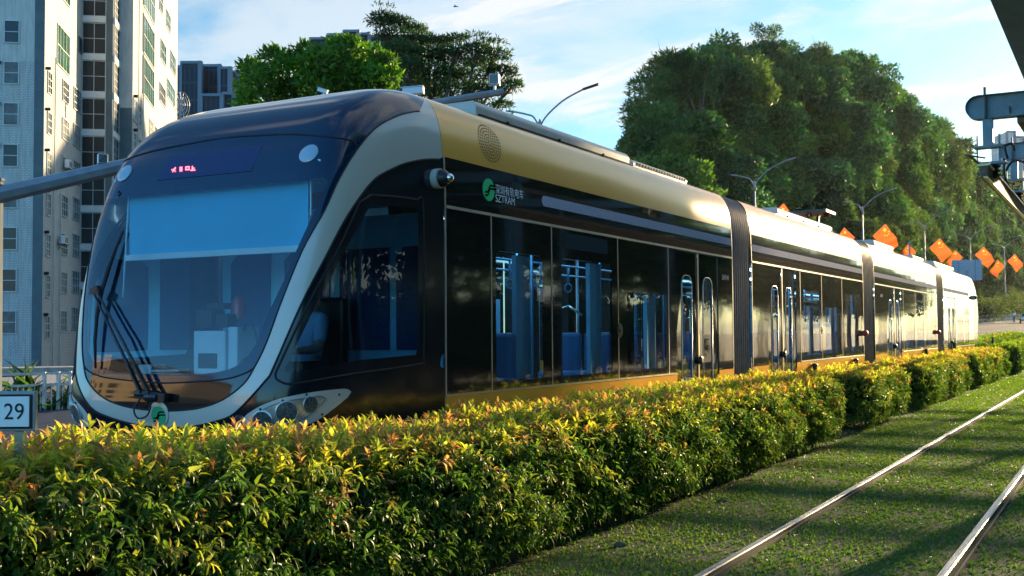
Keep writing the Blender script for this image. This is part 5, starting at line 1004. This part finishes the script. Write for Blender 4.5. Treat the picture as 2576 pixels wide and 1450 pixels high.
for y in (2.95, 5.2): mb.tube([(.12, y, .2), (.12, y, 24 if y < 4 else 14)], .05, 6)
for y in (18.6, 21.4): mb.tube([(3.78, y, 12), (3.78, y, 40)], .05, 6)
mb.build('drain_pipe', 'alu', bldg)
mb = MB()
for k in range(-5, 2): mb.lathe((.0, .55, row0 + 3 * k + .9), (1, 0, 0), [(.11, 0), (.12, .28), (.09, .32)], 12); mb.lathe((-3.1, -.0, row0 + 3 * k + 1.1), (0, -1, 0), [(.14, 0), (.15, .35)], 12)
for k in range(0, 3): mb.lathe((3.66, 16.7, 21.9 - BZ - 3 * k + 1.0), (1, 0, 0), [(.14, 0), (.14, .35)], 12); mb.lathe((3.66, 33, 21.9 - BZ - 3 * k + 1.0), (1, 0, 0), [(.14, 0), (.14, .35)], 12)
mb.build('vent_outlet', 'matblack', bldg)
del bldg['_local']
cR = Matrix.Rotation(BA, 4, 'Z')
def bworld(x, y, z): v = cR @ Vector((x, y, z)); return (BO[0] + v.x, BO[1] + v.y, BZ + z)
def ac_unit(x, y, z, lab):
    r = thing('air_conditioner', lab, 'air conditioner', bworld(x, y, z), 'air conditioners on the apartment block'); r['_local'] = 1; r.rotation_euler = (0, 0, BA)
    mb = MB(); mb.box((.42, 0, .3), (.34, .95, .65)); b = mb.build('case', 'white', r, bevel=.03); mb = MB(); mb.lathe((.595, .15, .3), (1, 0, 0), [(.26, 0), (.26, .02), (.22, .02)], 20); mb.box((.60, -.33, .3), (.015, .2, .5)); mb.build('fan_grille', 'dark', b); mb = MB(); mb.bar((0, -.4, -.04), (.65, -.4, -.04), .05); mb.bar((0, .4, -.04), (.65, .4, -.04), .05); mb.bar((0, -.4, -.45), (.6, -.4, -.05), .03); mb.bar((0, .4, -.45), (.6, .4, -.05), .03); mb.build('bracket', 'dark', b); del r['_local']
ac_unit(0, 6.2, 14.9 - BZ, 'upper air conditioner with a bracket on the white building wall'); ac_unit(0, 5.0, 8.9 - BZ, 'lower air conditioner with a bracket on the white building wall')
# wire mesh dish antenna
c = atD(457, 265, 96); r = thing('dish_antenna', 'round wire-mesh dish antenna at the far edge of the white building', 'antenna', c + np.array([0, 0, -2.0])); mb = MB(); q = np.array([math.cos(TH + .7), math.sin(TH + .7), 0]); w_ = np.array([0, 0, 1.])
for rr in (.2, .5, .85, 1.15): mb.tube([c + (q * math.cos(t) * .62 + w_ * math.sin(t)) * rr for t in np.linspace(0, 2 * math.pi, 25)], .022, 5)
for t in np.arange(14) * math.pi / 7: mb.tube([c, c + (q * math.cos(t) * .62 + w_ * math.sin(t)) * 1.15], .016, 5)
mb.build('mesh_dish', 'alu', r); mb = MB(); mb.tube([c, c + np.array([.2, .3, -2.0])], .05, 6); mb.tube([c, c - np.array([fw[0], fw[1], 0]) * .6], .03, 6); mb.build('mast', 'greysteel', r)
# ================================================================== FAR TOWERS
def towermat(name, a, b, sx, sz):
    m, n, l = mat(name); p = N(n, 'ShaderNodeBsdfPrincipled'); o = N(n, 'ShaderNodeOutputMaterial'); l.new(p.outputs[0], o.inputs[0]); t = N(n, 'ShaderNodeTexCoord'); s = N(n, 'ShaderNodeSeparateXYZ'); l.new(t.outputs['Object'], s.inputs[0])
    def band(src, per, duty):
        d = N(n, 'ShaderNodeMath', operation='DIVIDE'); l.new(src, d.inputs[0]); d.inputs[1].default_value = per; f = N(n, 'ShaderNodeMath', operation='FRACT'); l.new(d.outputs[0], f.inputs[0]); g = N(n, 'ShaderNodeMath', operation='LESS_THAN'); l.new(f.outputs[0], g.inputs[0]); g.inputs[1].default_value = duty; return g.outputs[0]
    ad = N(n, 'ShaderNodeMath', operation='ADD'); l.new(s.outputs[0], ad.inputs[0]); l.new(s.outputs[1], ad.inputs[1]); mxx = N(n, 'ShaderNodeMath', operation='MAXIMUM'); l.new(band(ad.outputs[0], sx, .3), mxx.inputs[0]); l.new(band(s.outputs[2], sz, .16), mxx.inputs[1])
    mx_ = N(n, 'ShaderNodeMix', data_type='RGBA'); l.new(mxx.outputs[0], mx_.inputs[0]); mx_.inputs[6].default_value = (*a, 1); mx_.inputs[7].default_value = (*b, 1); l.new(mx_.outputs[2], p.inputs['Base Color']); p.inputs['Roughness'].default_value = .6; p.inputs['Specular IOR Level'].default_value = .15; return m
M['tower'] = towermat('tower_glass', (.012, .028, .045), (.028, .05, .07), .9, 3.3); M['toweredge'] = pbr('tower_edge', (.12, .17, .22), .6, var=.05); M['paletower'] = towermat('pale_tower', (.40, .42, .42), (.55, .56, .55), 2.2, 3.1)
def tower(name, label, D, blocks, m, depth=12.):
    x0 = blocks[0][0]; b0 = atD(x0, 841, D); r = thing(name, label, 'building', (b0[0], b0[1], -1)); nv = np.array([fw[0], fw[1], 0]); nv /= np.linalg.norm(nv); ur = np.array([nv[1], -nv[0], 0]); 
    for i, (xa, xb, yt, dd) in enumerate(blocks):
        a, b = atD(xa, yt, D + dd), atD(xb, yt, D + dd); zt_ = a[2]; w = (b - a) @ ur; c = (a + b) / 2 + nv * depth / 2; ax = np.array([ur, nv, [0, 0, 1.]]); cc = np.array([c[0], c[1], (zt_ - 1) / 2]); mb = MB(); mb.box((0, 0, 0), (w, depth, zt_ + 1)); o = mb.build('tower_block', m, None, origin=(0, 0, 0)); o.location = cc; o.rotation_euler = (0, 0, math.atan2(ur[1], ur[0])); o.parent = r; o.matrix_parent_inverse = Matrix.Translation(r.location).inverted()
        e = MB(); e.box(cc + ur * (w / 2) - nv * (depth / 2 - .3), (.7, 1.2, zt_ + 1.6), ax=ax); e.box(cc - ur * (w / 2) - nv * (depth / 2 - .3), (.35, 1.0, zt_ + 1.4), ax=ax); e.box(cc - nv * (depth / 2) + np.array([0, 0, (zt_ + 1) / 2]), (w, .8, .5), ax=ax); e.build('edge_frame', 'toweredge', r)
tower('office_tower', 'dark glass tower with pale edges beside the white apartment block', 210, [(440, 455, 169, 4), (456, 503, 158, 0), (504, 552, 166, 5), (553, 578, 172, 1), (579, 596, 182, 6), (508, 558, 240, -6), (560, 588, 236, -5)], 'tower')
tower('office_tower', 'dark glass tower top seen above the bright green tree', 230, [(779, 821, 98, 3), (823, 862, 88, 0), (864, 901, 79, 4), (902, 929, 86, 7), (931, 1060, 92, 10)], 'tower')
tower('office_tower', 'small bluish tower top between the tram roof and the left end of the hill', 330, [(1569, 1606, 366, 3), (1608, 1640, 362, 0), (1642, 1675, 361, 4)], 'paletower')
tower('apartment_tower', 'pale high-rise seen behind the contact rail at the right edge', 360, [(2533, 2552, 332, 0), (2554, 2575, 345, 6)], 'paletower')
tower('apartment_tower', 'low pale block on the horizon left of the hanging cables', 360, [(2498, 2524, 428, 0)], 'paletower')
# ================================================================== OVERHEAD STEEL AND CONTACT RAIL
M['bluesteel'] = pbr('painted_steel', (.20, .27, .30), .5, var=.25, scale=6, bump=.05); M['rusty'] = pbr('rusty_steel', (.16, .11, .07), .6, .3, var=.5, scale=9); M['brass'] = pbr('contact_rail', (.42, .30, .12), .28, .7, var=.4, scale=20)
xr_ = np.array([1., 0, 0])
def ibeam(px, py, D, hh, label, L=4.5, stem=True):
    c = atD(px, py, D); r = thing('support_beam', label, 'beam', (c[0] + L, c[1], 0), 'round-ended steel beams over the track'); mb = MB(); h = hh
    out = [(c[0] + h + h * math.cos(t), c[2] + h * math.sin(t)) for t in np.linspace(math.pi / 2, 3 * math.pi / 2, 15)]; pl = [(x, c[1] - .01, z) for x, z in out] + [(c[0] + L, c[1] - .01, c[2] - h), (c[0] + L, c[1] - .01, c[2] + h)]
    mb.prism(pl[::-1], (0, .02, 0)); edge = [(x, c[1], z) for x, z in out]; edge = [(c[0] + L, c[1], c[2] + h)] + edge + [(c[0] + L, c[1], c[2] - h)]
    vs_ = [(p[0], p[1] + s * .10, p[2]) for p in edge for s in (-1, 1)]; mb.add(vs_, [(2 * i, 2 * i + 1, 2 * i + 3, 2 * i + 2) for i in range(len(edge) - 1)]); b = mb.build('beam', 'bluesteel', r)
    mb = MB(); mb.box((c[0] + h * 1.55, c[1] - .055, c[2]), (.02, .09, 2 * h - .02)); mb.box((c[0] + h * 3.4, c[1] - .03, c[2] - h * .4), (.012, .04, h * .6)); mb.bar((c[0] + h * 1.5, c[1], c[2] + h), (c[0] + h * 1.5, c[1], c[2] + h + .12), .03); mb.build('stiffener', 'rusty', b)
    mb = MB(); mb.tube([(c[0] + L, c[1] + .2, .0), (c[0] + L, c[1] + .2, c[2] + .6)], .14, 10); mb.build('post', 'bluesteel', r)
    x = c[0] + h * 1.7; mb = MB(); z0 = c[2] - h; mb.bar((x, c[1], z0), (x, c[1], z0 - .38), .13, .13); mb.box((x, c[1], z0 - .39), (.36, .2, .03)); 
    for s in (-1, 1): mb.bar((x + s * .14, c[1], z0 - .22), (x + s * .14, c[1], z0 - .66), .025)
    mb.box((x + .05, c[1], z0 - .62), (.34, .18, .035)); mb.build('hanger', 'bluesteel', r); mb = MB(); mb.lathe((x + .06, c[1], z0 - .64), (0, 0, -1), [(.05, 0), (.10, .03), (.05, .06), (.10, .09), (.05, .12), (.09, .15), (.04, .19)], 16); mb.build('insulator', 'dark', r)
    return c, x, z0 - .78
c1_, x1_, z1_ = ibeam(2430, 276, 15.6, .165, 'nearer round-ended steel beam holding the contact rail at the upper right'); c2_, x2_, z2_ = ibeam(2513, 385, 21.5, .155, 'farther round-ended steel beam with looping black cables')
r = thing('contact_rail', 'overhead contact rail with a sunlit edge, running away from the round-ended beam', 'contact rail', (x1_, c1_[1], z1_)); mb = MB(); mb.prism([(x1_ - .06, c1_[1] - .7, z1_ + .04), (x1_ - .045, c1_[1] - .7, z1_ - .10), (x1_ + .045, c1_[1] - .7, z1_ - .10), (x1_ + .06, c1_[1] - .7, z1_ + .04)][::-1], (0, 30, 0)); mb.build('rail_body', 'rusty', r); mb = MB(); mb.box((x1_, c1_[1] + 14.3, z1_ + .055), (.16, 30, .025)); mb.box((x1_ + .02, c1_[1] + 14.3, z1_ - .112), (.05, 30, .02)); mb.build('rail_flange', 'brass', r)
mb = MB(); mb.tube(spline([(x1_ - .04, c1_[1] - .66, z1_ + .05), (x1_ - .15, c1_[1] - .8, z1_ + .16), (x1_ - .22, c1_[1] - .7, z1_ + .2), (x1_ - .02, c1_[1] - .3, z1_ + .2)], 6), .012, 6); mb.build('jumper_wire', 'dark', r)
a_ = c1_ + np.array([.75, 0, -.17]); tag(MB().bar(a_, a_ + np.array([.2, 9, -.1]), .20, .16).build('beam', 'rusty', None, origin=a_), 'rusty lengthwise beam under the nearer round-ended beam', 'beam')
for i, pts_ in enumerate(([(2535, 400), (2528, 370), (2545, 362), (2552, 380)], [(2528, 405), (2525, 440), (2545, 480), (2570, 505)], [(2530, 430), (2550, 405), (2590, 412)], [(2525, 400), (2530, 470), (2560, 530)])):
    mb = MB(); mb.tube(spline([atD(x, y, 20.6 - .1 * i) for x, y in pts_], 8), .022, 7); tag(mb.build('cable', 'dark', None, True), 'looping black cable hanging from the farther steel beam', 'cable', 'black cables on the far beam')
# canopy of the stop on the right, with shade slats added out of view
p0_, p1_ = onX(2491, 0, -1.32), onX(2576, 188, -1.32); r = thing('canopy', 'dark underside edge of a station canopy in the upper right corner', 'canopy', (1.5, 13, 0)); zc_ = p0_[2]
mb = MB(); mb.prism([(-1.32, 4.0, zc_), (-.9, 4.0, zc_ - .16), (.6, 4.0, zc_ - .1), (.6, 4.0, zc_ + .35), (-1.1, 4.0, zc_ + .25)][::-1], (0, 17.5, 0)); 
yy_ = 24.0  # unseen slats from here on, added to throw bands of shade on the lawn
while yy_ < 56:
    ll_ = .5 + 1.4 * rg.random(); mb.prism([(1.1, yy_, zc_), (5.3, yy_, zc_), (5.3, yy_, zc_ + .05), (1.1, yy_, zc_ + .05)][::-1], (0, ll_, 0)); yy_ += ll_ + .5 + 1.0 * rg.random()
mb.build('canopy_roof_and_shade_slats', pbr('canopy_paint', (.15, .25, .29), .9, spec=.1, var=.25, scale=1.5), r); mb = MB(); [mb.tube([(.3 if y < 22 else 3.2, y, 0), (.3 if y < 22 else 3.2, y, zc_)], .11, 10) for y in (6, 13, 20, 28, 36, 44, 52)]; mb.build('canopy_post', 'bluesteel', r)
# ================================================================== RIGHT: RAILING, CAR, MOTORCYCLE
gl_ = [np.array([p[0], p[1]]) + np.array([-1.0, 1.0]) for p in FE[24:]]; gr = thing('guard_rail', 'pale railing along the far side of the road, right of the tram', 'railing', (*gl_[0], road_z(*gl_[0]))); mb = MB(); m2 = MB()
for a, b in zip(gl_[:-1], gl_[1:]):
    for z in (1.0, .35): mb.bar((*a, road_z(*a) + .18 + z), (*b, road_z(*b) + .18 + z), .07)
    n_ = max(1, int(np.linalg.norm(b - a) / .5)); [m2.bar((*(a + (b - a) * t), road_z(*a) + .15), (*(a + (b - a) * t), road_z(*a) + 1.18), .04) for t in np.arange(n_) / n_]
mb.build('rail', 'fencewhite', gr); m2.build('baluster', 'fencewhite', gr)['kind'] = 'stuff'
def skin(name, chains, m, parent, lev=1):
    v, e, rads = [], [], []; idx = {}
    def vid(p, r_):
        k = tuple(round(float(c), 4) for c in p)
        if k not in idx: idx[k] = len(v); v.append(k); rads.append(r_)
        return idx[k]
    for ch in chains:
        ids = [vid(p, r_) for p, r_ in ch]; e += [(a, b) for a, b in zip(ids[:-1], ids[1:]) if a != b]
    me = bpy.data.meshes.new(name); me.from_pydata(v, e, []); me.materials.append(M[m] if isinstance(m, str) else m); o = bpy.data.objects.new(name, me); put(o, parent); s = o.modifiers.new('skin', 'SKIN'); sv = me.skin_vertices[0].data
    for i, r_ in enumerate(rads): sv[i].radius = (r_, r_) if not isinstance(r_, tuple) else r_; sv[i].use_root = i == 0
    ss = o.modifiers.new('sub', 'SUBSURF'); ss.levels = lev; ss.render_levels = lev; s.use_smooth_shade = True; return o
M['skin'] = pbr('skin', (.42, .26, .18), .55, var=.08); M['hair'] = pbr('hair', (.012, .010, .009), .6); M['paleblue'] = pbr('pale_blue_shirt', (.42, .58, .72), .8, var=.08); M['denim'] = pbr('dark_trousers', (.03, .035, .05), .85)
def person(label, root, pose, cloth, fwd, sc=1.0, hand_r=.010):
    """pose: joints in a frame (right, forward, up) from the pelvis"""
    f_ = np.array([fwd[0], fwd[1], 0.]); f_ /= np.linalg.norm(f_); rr = np.array([f_[1], -f_[0], 0]); root = np.asarray(root, float)
    def T(p): return root + sc * (rr * p[0] + f_ * p[1] + np.array([0, 0, p[2]]))
    r = thing('person', label, 'person', root); J = {k: T(v) for k, v in pose.items()}
    ch = [[(J['pelvis'], (.15 * sc, .11 * sc)), (J['waist'], (.135 * sc, .10 * sc)), (J['chest'], (.165 * sc, .11 * sc)), (J['neck'], .055 * sc), (J['jaw'], .055 * sc), (J['head'], .095 * sc), (J['crown'], .075 * sc)]]
    for s in 'lr':
        ch.append([(J['chest'], (.165 * sc, .11 * sc)), (J['sh' + s], .062 * sc), (J['el' + s], .045 * sc), (J['wr' + s], .03 * sc), (J['pa' + s], .036 * sc)]); w, p = J['wr' + s], J['pa' + s]; d = (p - w) / np.linalg.norm(p - w); sd = np.cross(d, [0, 0, 1.]); sd /= np.linalg.norm(sd) + 1e-9
        for i, (o_, l_) in enumerate(((-.030, .075), (-.010, .085), (.010, .08), (.030, .065))): q = p + d * .02 * sc + sd * o_ * sc; ch.append([(p, .036 * sc), (q + d * .02 * sc, hand_r * sc), (q + d * l_ * .6 * sc - np.array([0, 0, .012 * sc]), hand_r * sc), (q + d * l_ * .8 * sc - np.array([0, 0, .04 * sc]), hand_r * .8 * sc)])
        t = sd * (-.05 if s == 'l' else .05) * sc; ch.append([(p, .036 * sc), (p + t * .8 + d * .01 * sc, hand_r * 1.1 * sc), (p + t + d * .04 * sc - np.array([0, 0, .02 * sc]), hand_r * sc)])
        ch.append([(J['pelvis'], (.15 * sc, .11 * sc)), (J['hip' + s], .09 * sc), (J['kn' + s], .062 * sc), (J['an' + s], .042 * sc), (J['to' + s], .036 * sc)])
    body = skin('body', ch, 'skin', r, 2)
    skin('shirt', [[(J['pelvis'] + [0, 0, .03 * sc], (.165 * sc, .125 * sc)), (J['waist'], (.15 * sc, .118 * sc)), (J['chest'], (.18 * sc, .125 * sc)), (J['neck'] - [0, 0, .02 * sc], .075 * sc)]] + [[(J['chest'], (.18 * sc, .125 * sc)), (J['sh' + s], .078 * sc), (J['sh' + s] * .15 + J['el' + s] * .85, .06 * sc)] for s in 'lr'], cloth, r, 2)
    skin('trousers', [[(J['pelvis'] + [0, 0, .02 * sc], (.165 * sc, .12 * sc))] + [(J['hip' + s], .105 * sc), (J['kn' + s], .08 * sc), (J['an' + s] + (J['kn' + s] - J['an' + s]) * .08, .062 * sc)] for s in 'lr'], 'denim', r, 2)
    mb = MB(); h = J['head']; mb.ball(h + np.array([0, 0, .035 * sc]) - f_ * .018 * sc, .108 * sc, n=16, k=10, sq=(.9, .95, .95)); hr = mb.build('hair', 'hair', r, True)
    mb = MB(); 
    for s in (-1, 1): mb.ball(h + f_ * .088 * sc + rr * s * .033 * sc - np.array([0, 0, .005 * sc]), .012 * sc, n=8, k=6); mb.ball(h + rr * s * .092 * sc - np.array([0, 0, .02 * sc]), .022 * sc, n=8, k=6, sq=(.5, 1, 1.4))
    mb.ball(h + f_ * .10 * sc - np.array([0, 0, .03 * sc]), .016 * sc, n=8, k=6, sq=(.8, 1, 1.5)); mb.ball(h + f_ * .085 * sc - np.array([0, 0, .068 * sc]), .02 * sc, n=8, k=6, sq=(1.2, .5, .35)); mb.build('face', 'skin', r, True); return r
SIT = dict(pelvis=(0, 0, 0), waist=(0, -.02, .18), chest=(0, .0, .40), neck=(0, .02, .56), jaw=(0, .04, .62), head=(0, .05, .70), crown=(0, .04, .78), shl=(-.19, 0, .47), shr=(.19, 0, .47), ell=(-.25, .12, .22), elr=(.25, .12, .22), wrl=(-.17, .36, .20), wrr=(.17, .36, .20), pal=(-.14, .44, .19), par=(.14, .44, .19), hipl=(-.10, .05, 0), hipr=(.10, .05, 0), knl=(-.13, .45, .03), knr=(.13, .45, .03), anl=(-.13, .50, -.40), anr=(.13, .50, -.40), tol=(-.14, .66, -.44), tor=(.14, .66, -.44))
person('driver in a pale blue shirt sitting in the dark tram cab', (XC + .28, 7.72, 1.42), SIT, 'paleblue', (0, -1))
mb = MB(); mb.box((XC + .28, 7.74, 1.28), (.5, .5, .12)); mb.box((XC + .28, 8.02, 1.7), (.46, .10, .8)); mb.lathe((XC + .28, 7.74, .8), (0, 0, 1), [(.14, 0), (.08, .05), (.08, .44)], 12); mb.build('driver_seat', 'dark', TR, bevel=.04)
mp0 = atD(2551, 808, 170); mz = road_z(mp0[0], mp0[1]) + .02; b0 = np.array([mp0[0], mp0[1], mz]); r = thing('motorcycle', 'small dark motorcycle coming down the road at the right edge', 'motorcycle', b0); fv = np.array([.1, -1, 0]); fv /= np.linalg.norm(fv); sv_ = np.array([fv[1], -fv[0], 0])
for s in (.65, -.62): w = MB(); w.tube([b0 + fv * s + (fv * math.cos(t) + np.array([0, 0, 1]) * math.sin(t)) * .27 + [0, 0, .30] for t in np.linspace(0, 2 * math.pi, 19)], .06, 7); [w.tube([b0 + fv * s + [0, 0, .3], b0 + fv * s + (fv * math.cos(t) + np.array([0, 0, 1]) * math.sin(t)) * .26 + [0, 0, .30]], .01, 4) for t in np.arange(6)]; w.build('wheel', 'matblack', r, True)
mb = MB(); mb.bar(b0 + fv * .35 + [0, 0, .85], b0 - fv * .7 + [0, 0, .78], .24, .2); mb.bar(b0 + fv * .3 + [0, 0, .45], b0 - fv * .35 + [0, 0, .45], .26, .34); mb.bar(b0 + fv * .42 + [0, 0, 1.0], b0 + fv * .65 + [0, 0, .3], .1, .1); mb.bar(b0 + fv * .42 + sv_ * .36 + [0, 0, 1.05], b0 + fv * .42 - sv_ * .36 + [0, 0, 1.05], .05); mb.box(b0 + fv * .5 + [0, 0, .9], (.22, .22, .26)); mb.build('bike_body', 'dark', r, bevel=.04); MB().lathe(b0 + fv * .6 + [0, 0, .92], fv, [(.09, 0), (.08, .03), (0, .04)], 12).build('headlight', 'chrome', r)
person('rider in a light shirt on the motorcycle by the right edge', b0 + np.array([0, 0, .98]) - fv * .15, SIT, 'white', fv)
cp = atD(2583, 806, 168); cz_ = road_z(cp[0], cp[1]); cp = np.array([cp[0], cp[1], cz_]); r = thing('car', 'silver-blue car cut by the right edge, behind the motorcycle', 'car', cp); M['carpaint'] = pbr('car_paint', (.36, .44, .50), .25, .4, var=.05, coat=.5)
def carpt(x, y, z): return cp + sv_ * x + fv * y + np.array([0, 0, z])
pr = [(-2.1, .35), (-2.15, .75), (-1.8, .95), (-1.2, 1.0), (-.6, 1.42), (.6, 1.45), (1.2, 1.0), (1.95, .85), (2.15, .6), (2.1, .3)]; mb = MB(); mb.prism([carpt(-.86, y, z) for y, z in pr], sv_ * 1.72); mb.build('body', 'carpaint', r, bevel=.09); mb = MB(); mb.add([carpt(-.72, 1.22, 1.02), carpt(.72, 1.22, 1.02), carpt(.62, .68, 1.40), carpt(-.62, .68, 1.40)], [(0, 1, 2, 3)]); mb.build('windscreen', 'bldglass', r)
for x in (-.88, .88):
    for y in (-1.3, 1.3): MB().lathe(carpt(x - .1, y, .32), sv_, [(.31, 0), (.32, .02), (.32, .18), (.18, .2)], 18).build('wheel', 'matblack', r)
for x in (-.62, .62): MB().box(carpt(x, 2.1, .72), (.36, .10, .16), rot=math.atan2(sv_[1], sv_[0])).build('headlight', 'chrome', r, bevel=.03)
MB().box(carpt(0, 2.14, .55), (.9, .06, .18), rot=math.atan2(sv_[1], sv_[0])).build('grille', 'matblack', r)
# bird
bp_ = atD(1146, 17, 60); r = thing('bird', 'tiny dark bird flying in the sky above the feathery tree', 'bird', bp_); ur_ = np.array([math.cos(TH), math.sin(TH), 0])
skin('body', [[(bp_ - ur_ * .14, .012), (bp_ - ur_ * .05, .035), (bp_ + ur_ * .06, .032), (bp_ + ur_ * .12, .022), (bp_ + ur_ * .16, .006)], [(bp_ - ur_ * .05, .035), (bp_ + np.array([0, .0, .03]) + fw * .12, (.03, .008)), (bp_ + fw * .26 - ur_ * .06 + np.array([0, 0, .05]), (.01, .004))], [(bp_ - ur_ * .05, .035), (bp_ + np.array([0, .0, .03]) - fw * .12, (.03, .008)), (bp_ - fw * .26 - ur_ * .06 + np.array([0, 0, .05]), (.01, .004))]], 'dark', r, 2)
# ================================================================== ACROSS THE STREET BEHIND THE EYE (seen mirrored in the tram)
def block(name, label, c, sz, m, rows, cols):
    r = thing(name, label, 'building', (c[0], c[1], 0)); mb = MB(); mb.box((c[0], c[1], sz[2] / 2), sz); mb.build('wall', m, r); mb = MB(); mb.box((c[0], c[1], sz[2] + .2), (sz[0] + .5, sz[1] + .5, .4)); mb.build('roof_edge', 'spandrel', r); w = MB()
    for i in range(rows):
        for j in range(cols): w.box((c[0] - sz[0] / 2 + sz[0] * (j + .5) / cols, c[1] + sz[1] / 2 + .02, 2 + (sz[2] - 2.5) * (i + .3) / rows), (sz[0] / cols * .45, .06, sz[2] / rows * .45))
    w.build('windows', 'bldglass', r)
M['creamwall'] = pbr('cream_wall', (.55, .42, .26), .85, var=.12); block('low_building', 'cream low building across the street, seen only mirrored in the windscreen', (-43, -27, 0), (13, 9, 9), 'creamwall', 3, 4); block('low_building', 'taller cream building across the street, seen only mirrored in the windscreen', (-62, -38, 0), (14, 12, 15), 'creamwall', 5, 4); block('low_building', 'tan wide building across the street, seen only mirrored in the tram front', (-30, -40, 0), (20, 10, 6), 'creamwall', 2, 6)
# trees on the far side of the stop, mirrored in the dark tram side
rg = np.random.default_rng(77)
spots = [(13.5 + rg.random() * 2, y + rg.random() * 2, (1.3 if y < 14 else 1.8) + .3 * rg.random()) for y in np.arange(-2, 50, 4.6)] + [(19, y, 1.5) for y in np.arange(0, 48, 8)] + [(14 + rg.random() * 3, y, 1.15 + .2 * rg.random()) for y in np.arange(51, 150, 6)]
for i, (x, y, s) in enumerate(spots):
    c_ = copy_thing(protos[i % 5], (x, y, 0), rg.random() * 6, s); tag(c_, 'street tree on the far side of the stop, outside the photo, mirrored in the tram', 'tree', 'street trees across the stop')
for i, y in enumerate(np.arange(-4, 60, 2.6)):
    c_ = copy_thing(protos[(i * 3 + 1) % 5], (11.2 + rg.random() * 1.2, y, -1.4), rg.random() * 6, (.62, .62, .55)); tag(c_, 'bushy young tree in the dense row across the stop, outside the photo', 'tree', 'young trees across the stop')
def sun_frame(q, s_, h): return np.array([q * math.cos(SUN_AZ) + s_ * math.sin(SUN_AZ), -q * math.sin(SUN_AZ) + s_ * math.cos(SUN_AZ), h + s_ * math.tan(SUN_EL)])
c_ = sun_frame(-7.1, 65, 0); t = thing('added_shade_tree', 'unseen slim tree added beyond the stop to shade the front car', 'tree', (c_[0], c_[1], 0))  # sun blocker added out of view, crown shaped for its shadow
L = [(*sun_frame(-7.1 + (rg.random() - .5) * 1.0, 65 + rg.normal(0, 1.2), -.25 + 2.3 * k / 13), .52 + .2 * rg.random()) for k in range(14)]
lobes_crown('crown', L, 9000, .30, .16, GREENS[1], t, 900, shell=.2); limb_mesh((c_[0], c_[1], -.2), (c_[0], c_[1], 11.3), L[:7], .14, t, 910)
# ================================================================== AIR
HZ = True
if HZ:
    m, n, l = mat('haze_air'); pv = N(n, 'ShaderNodeVolumePrincipled'); pv.inputs['Color'].default_value = (.95, .97, 1, 1); pv.inputs['Density'].default_value = .000036; pv.inputs['Anisotropy'].default_value = .65; oo = N(n, 'ShaderNodeOutputMaterial'); l.new(pv.outputs[0], oo.inputs['Volume'])
    mb = MB(); mb.box((-20, 320, 64), (800, 1000, 131)); hz = mb.build('haze', m); hz['kind'] = 'stuff'; hz['label'] = 'thin sunlit haze in the air over the whole place'; hz['category'] = 'haze'; hz.visible_shadow = True
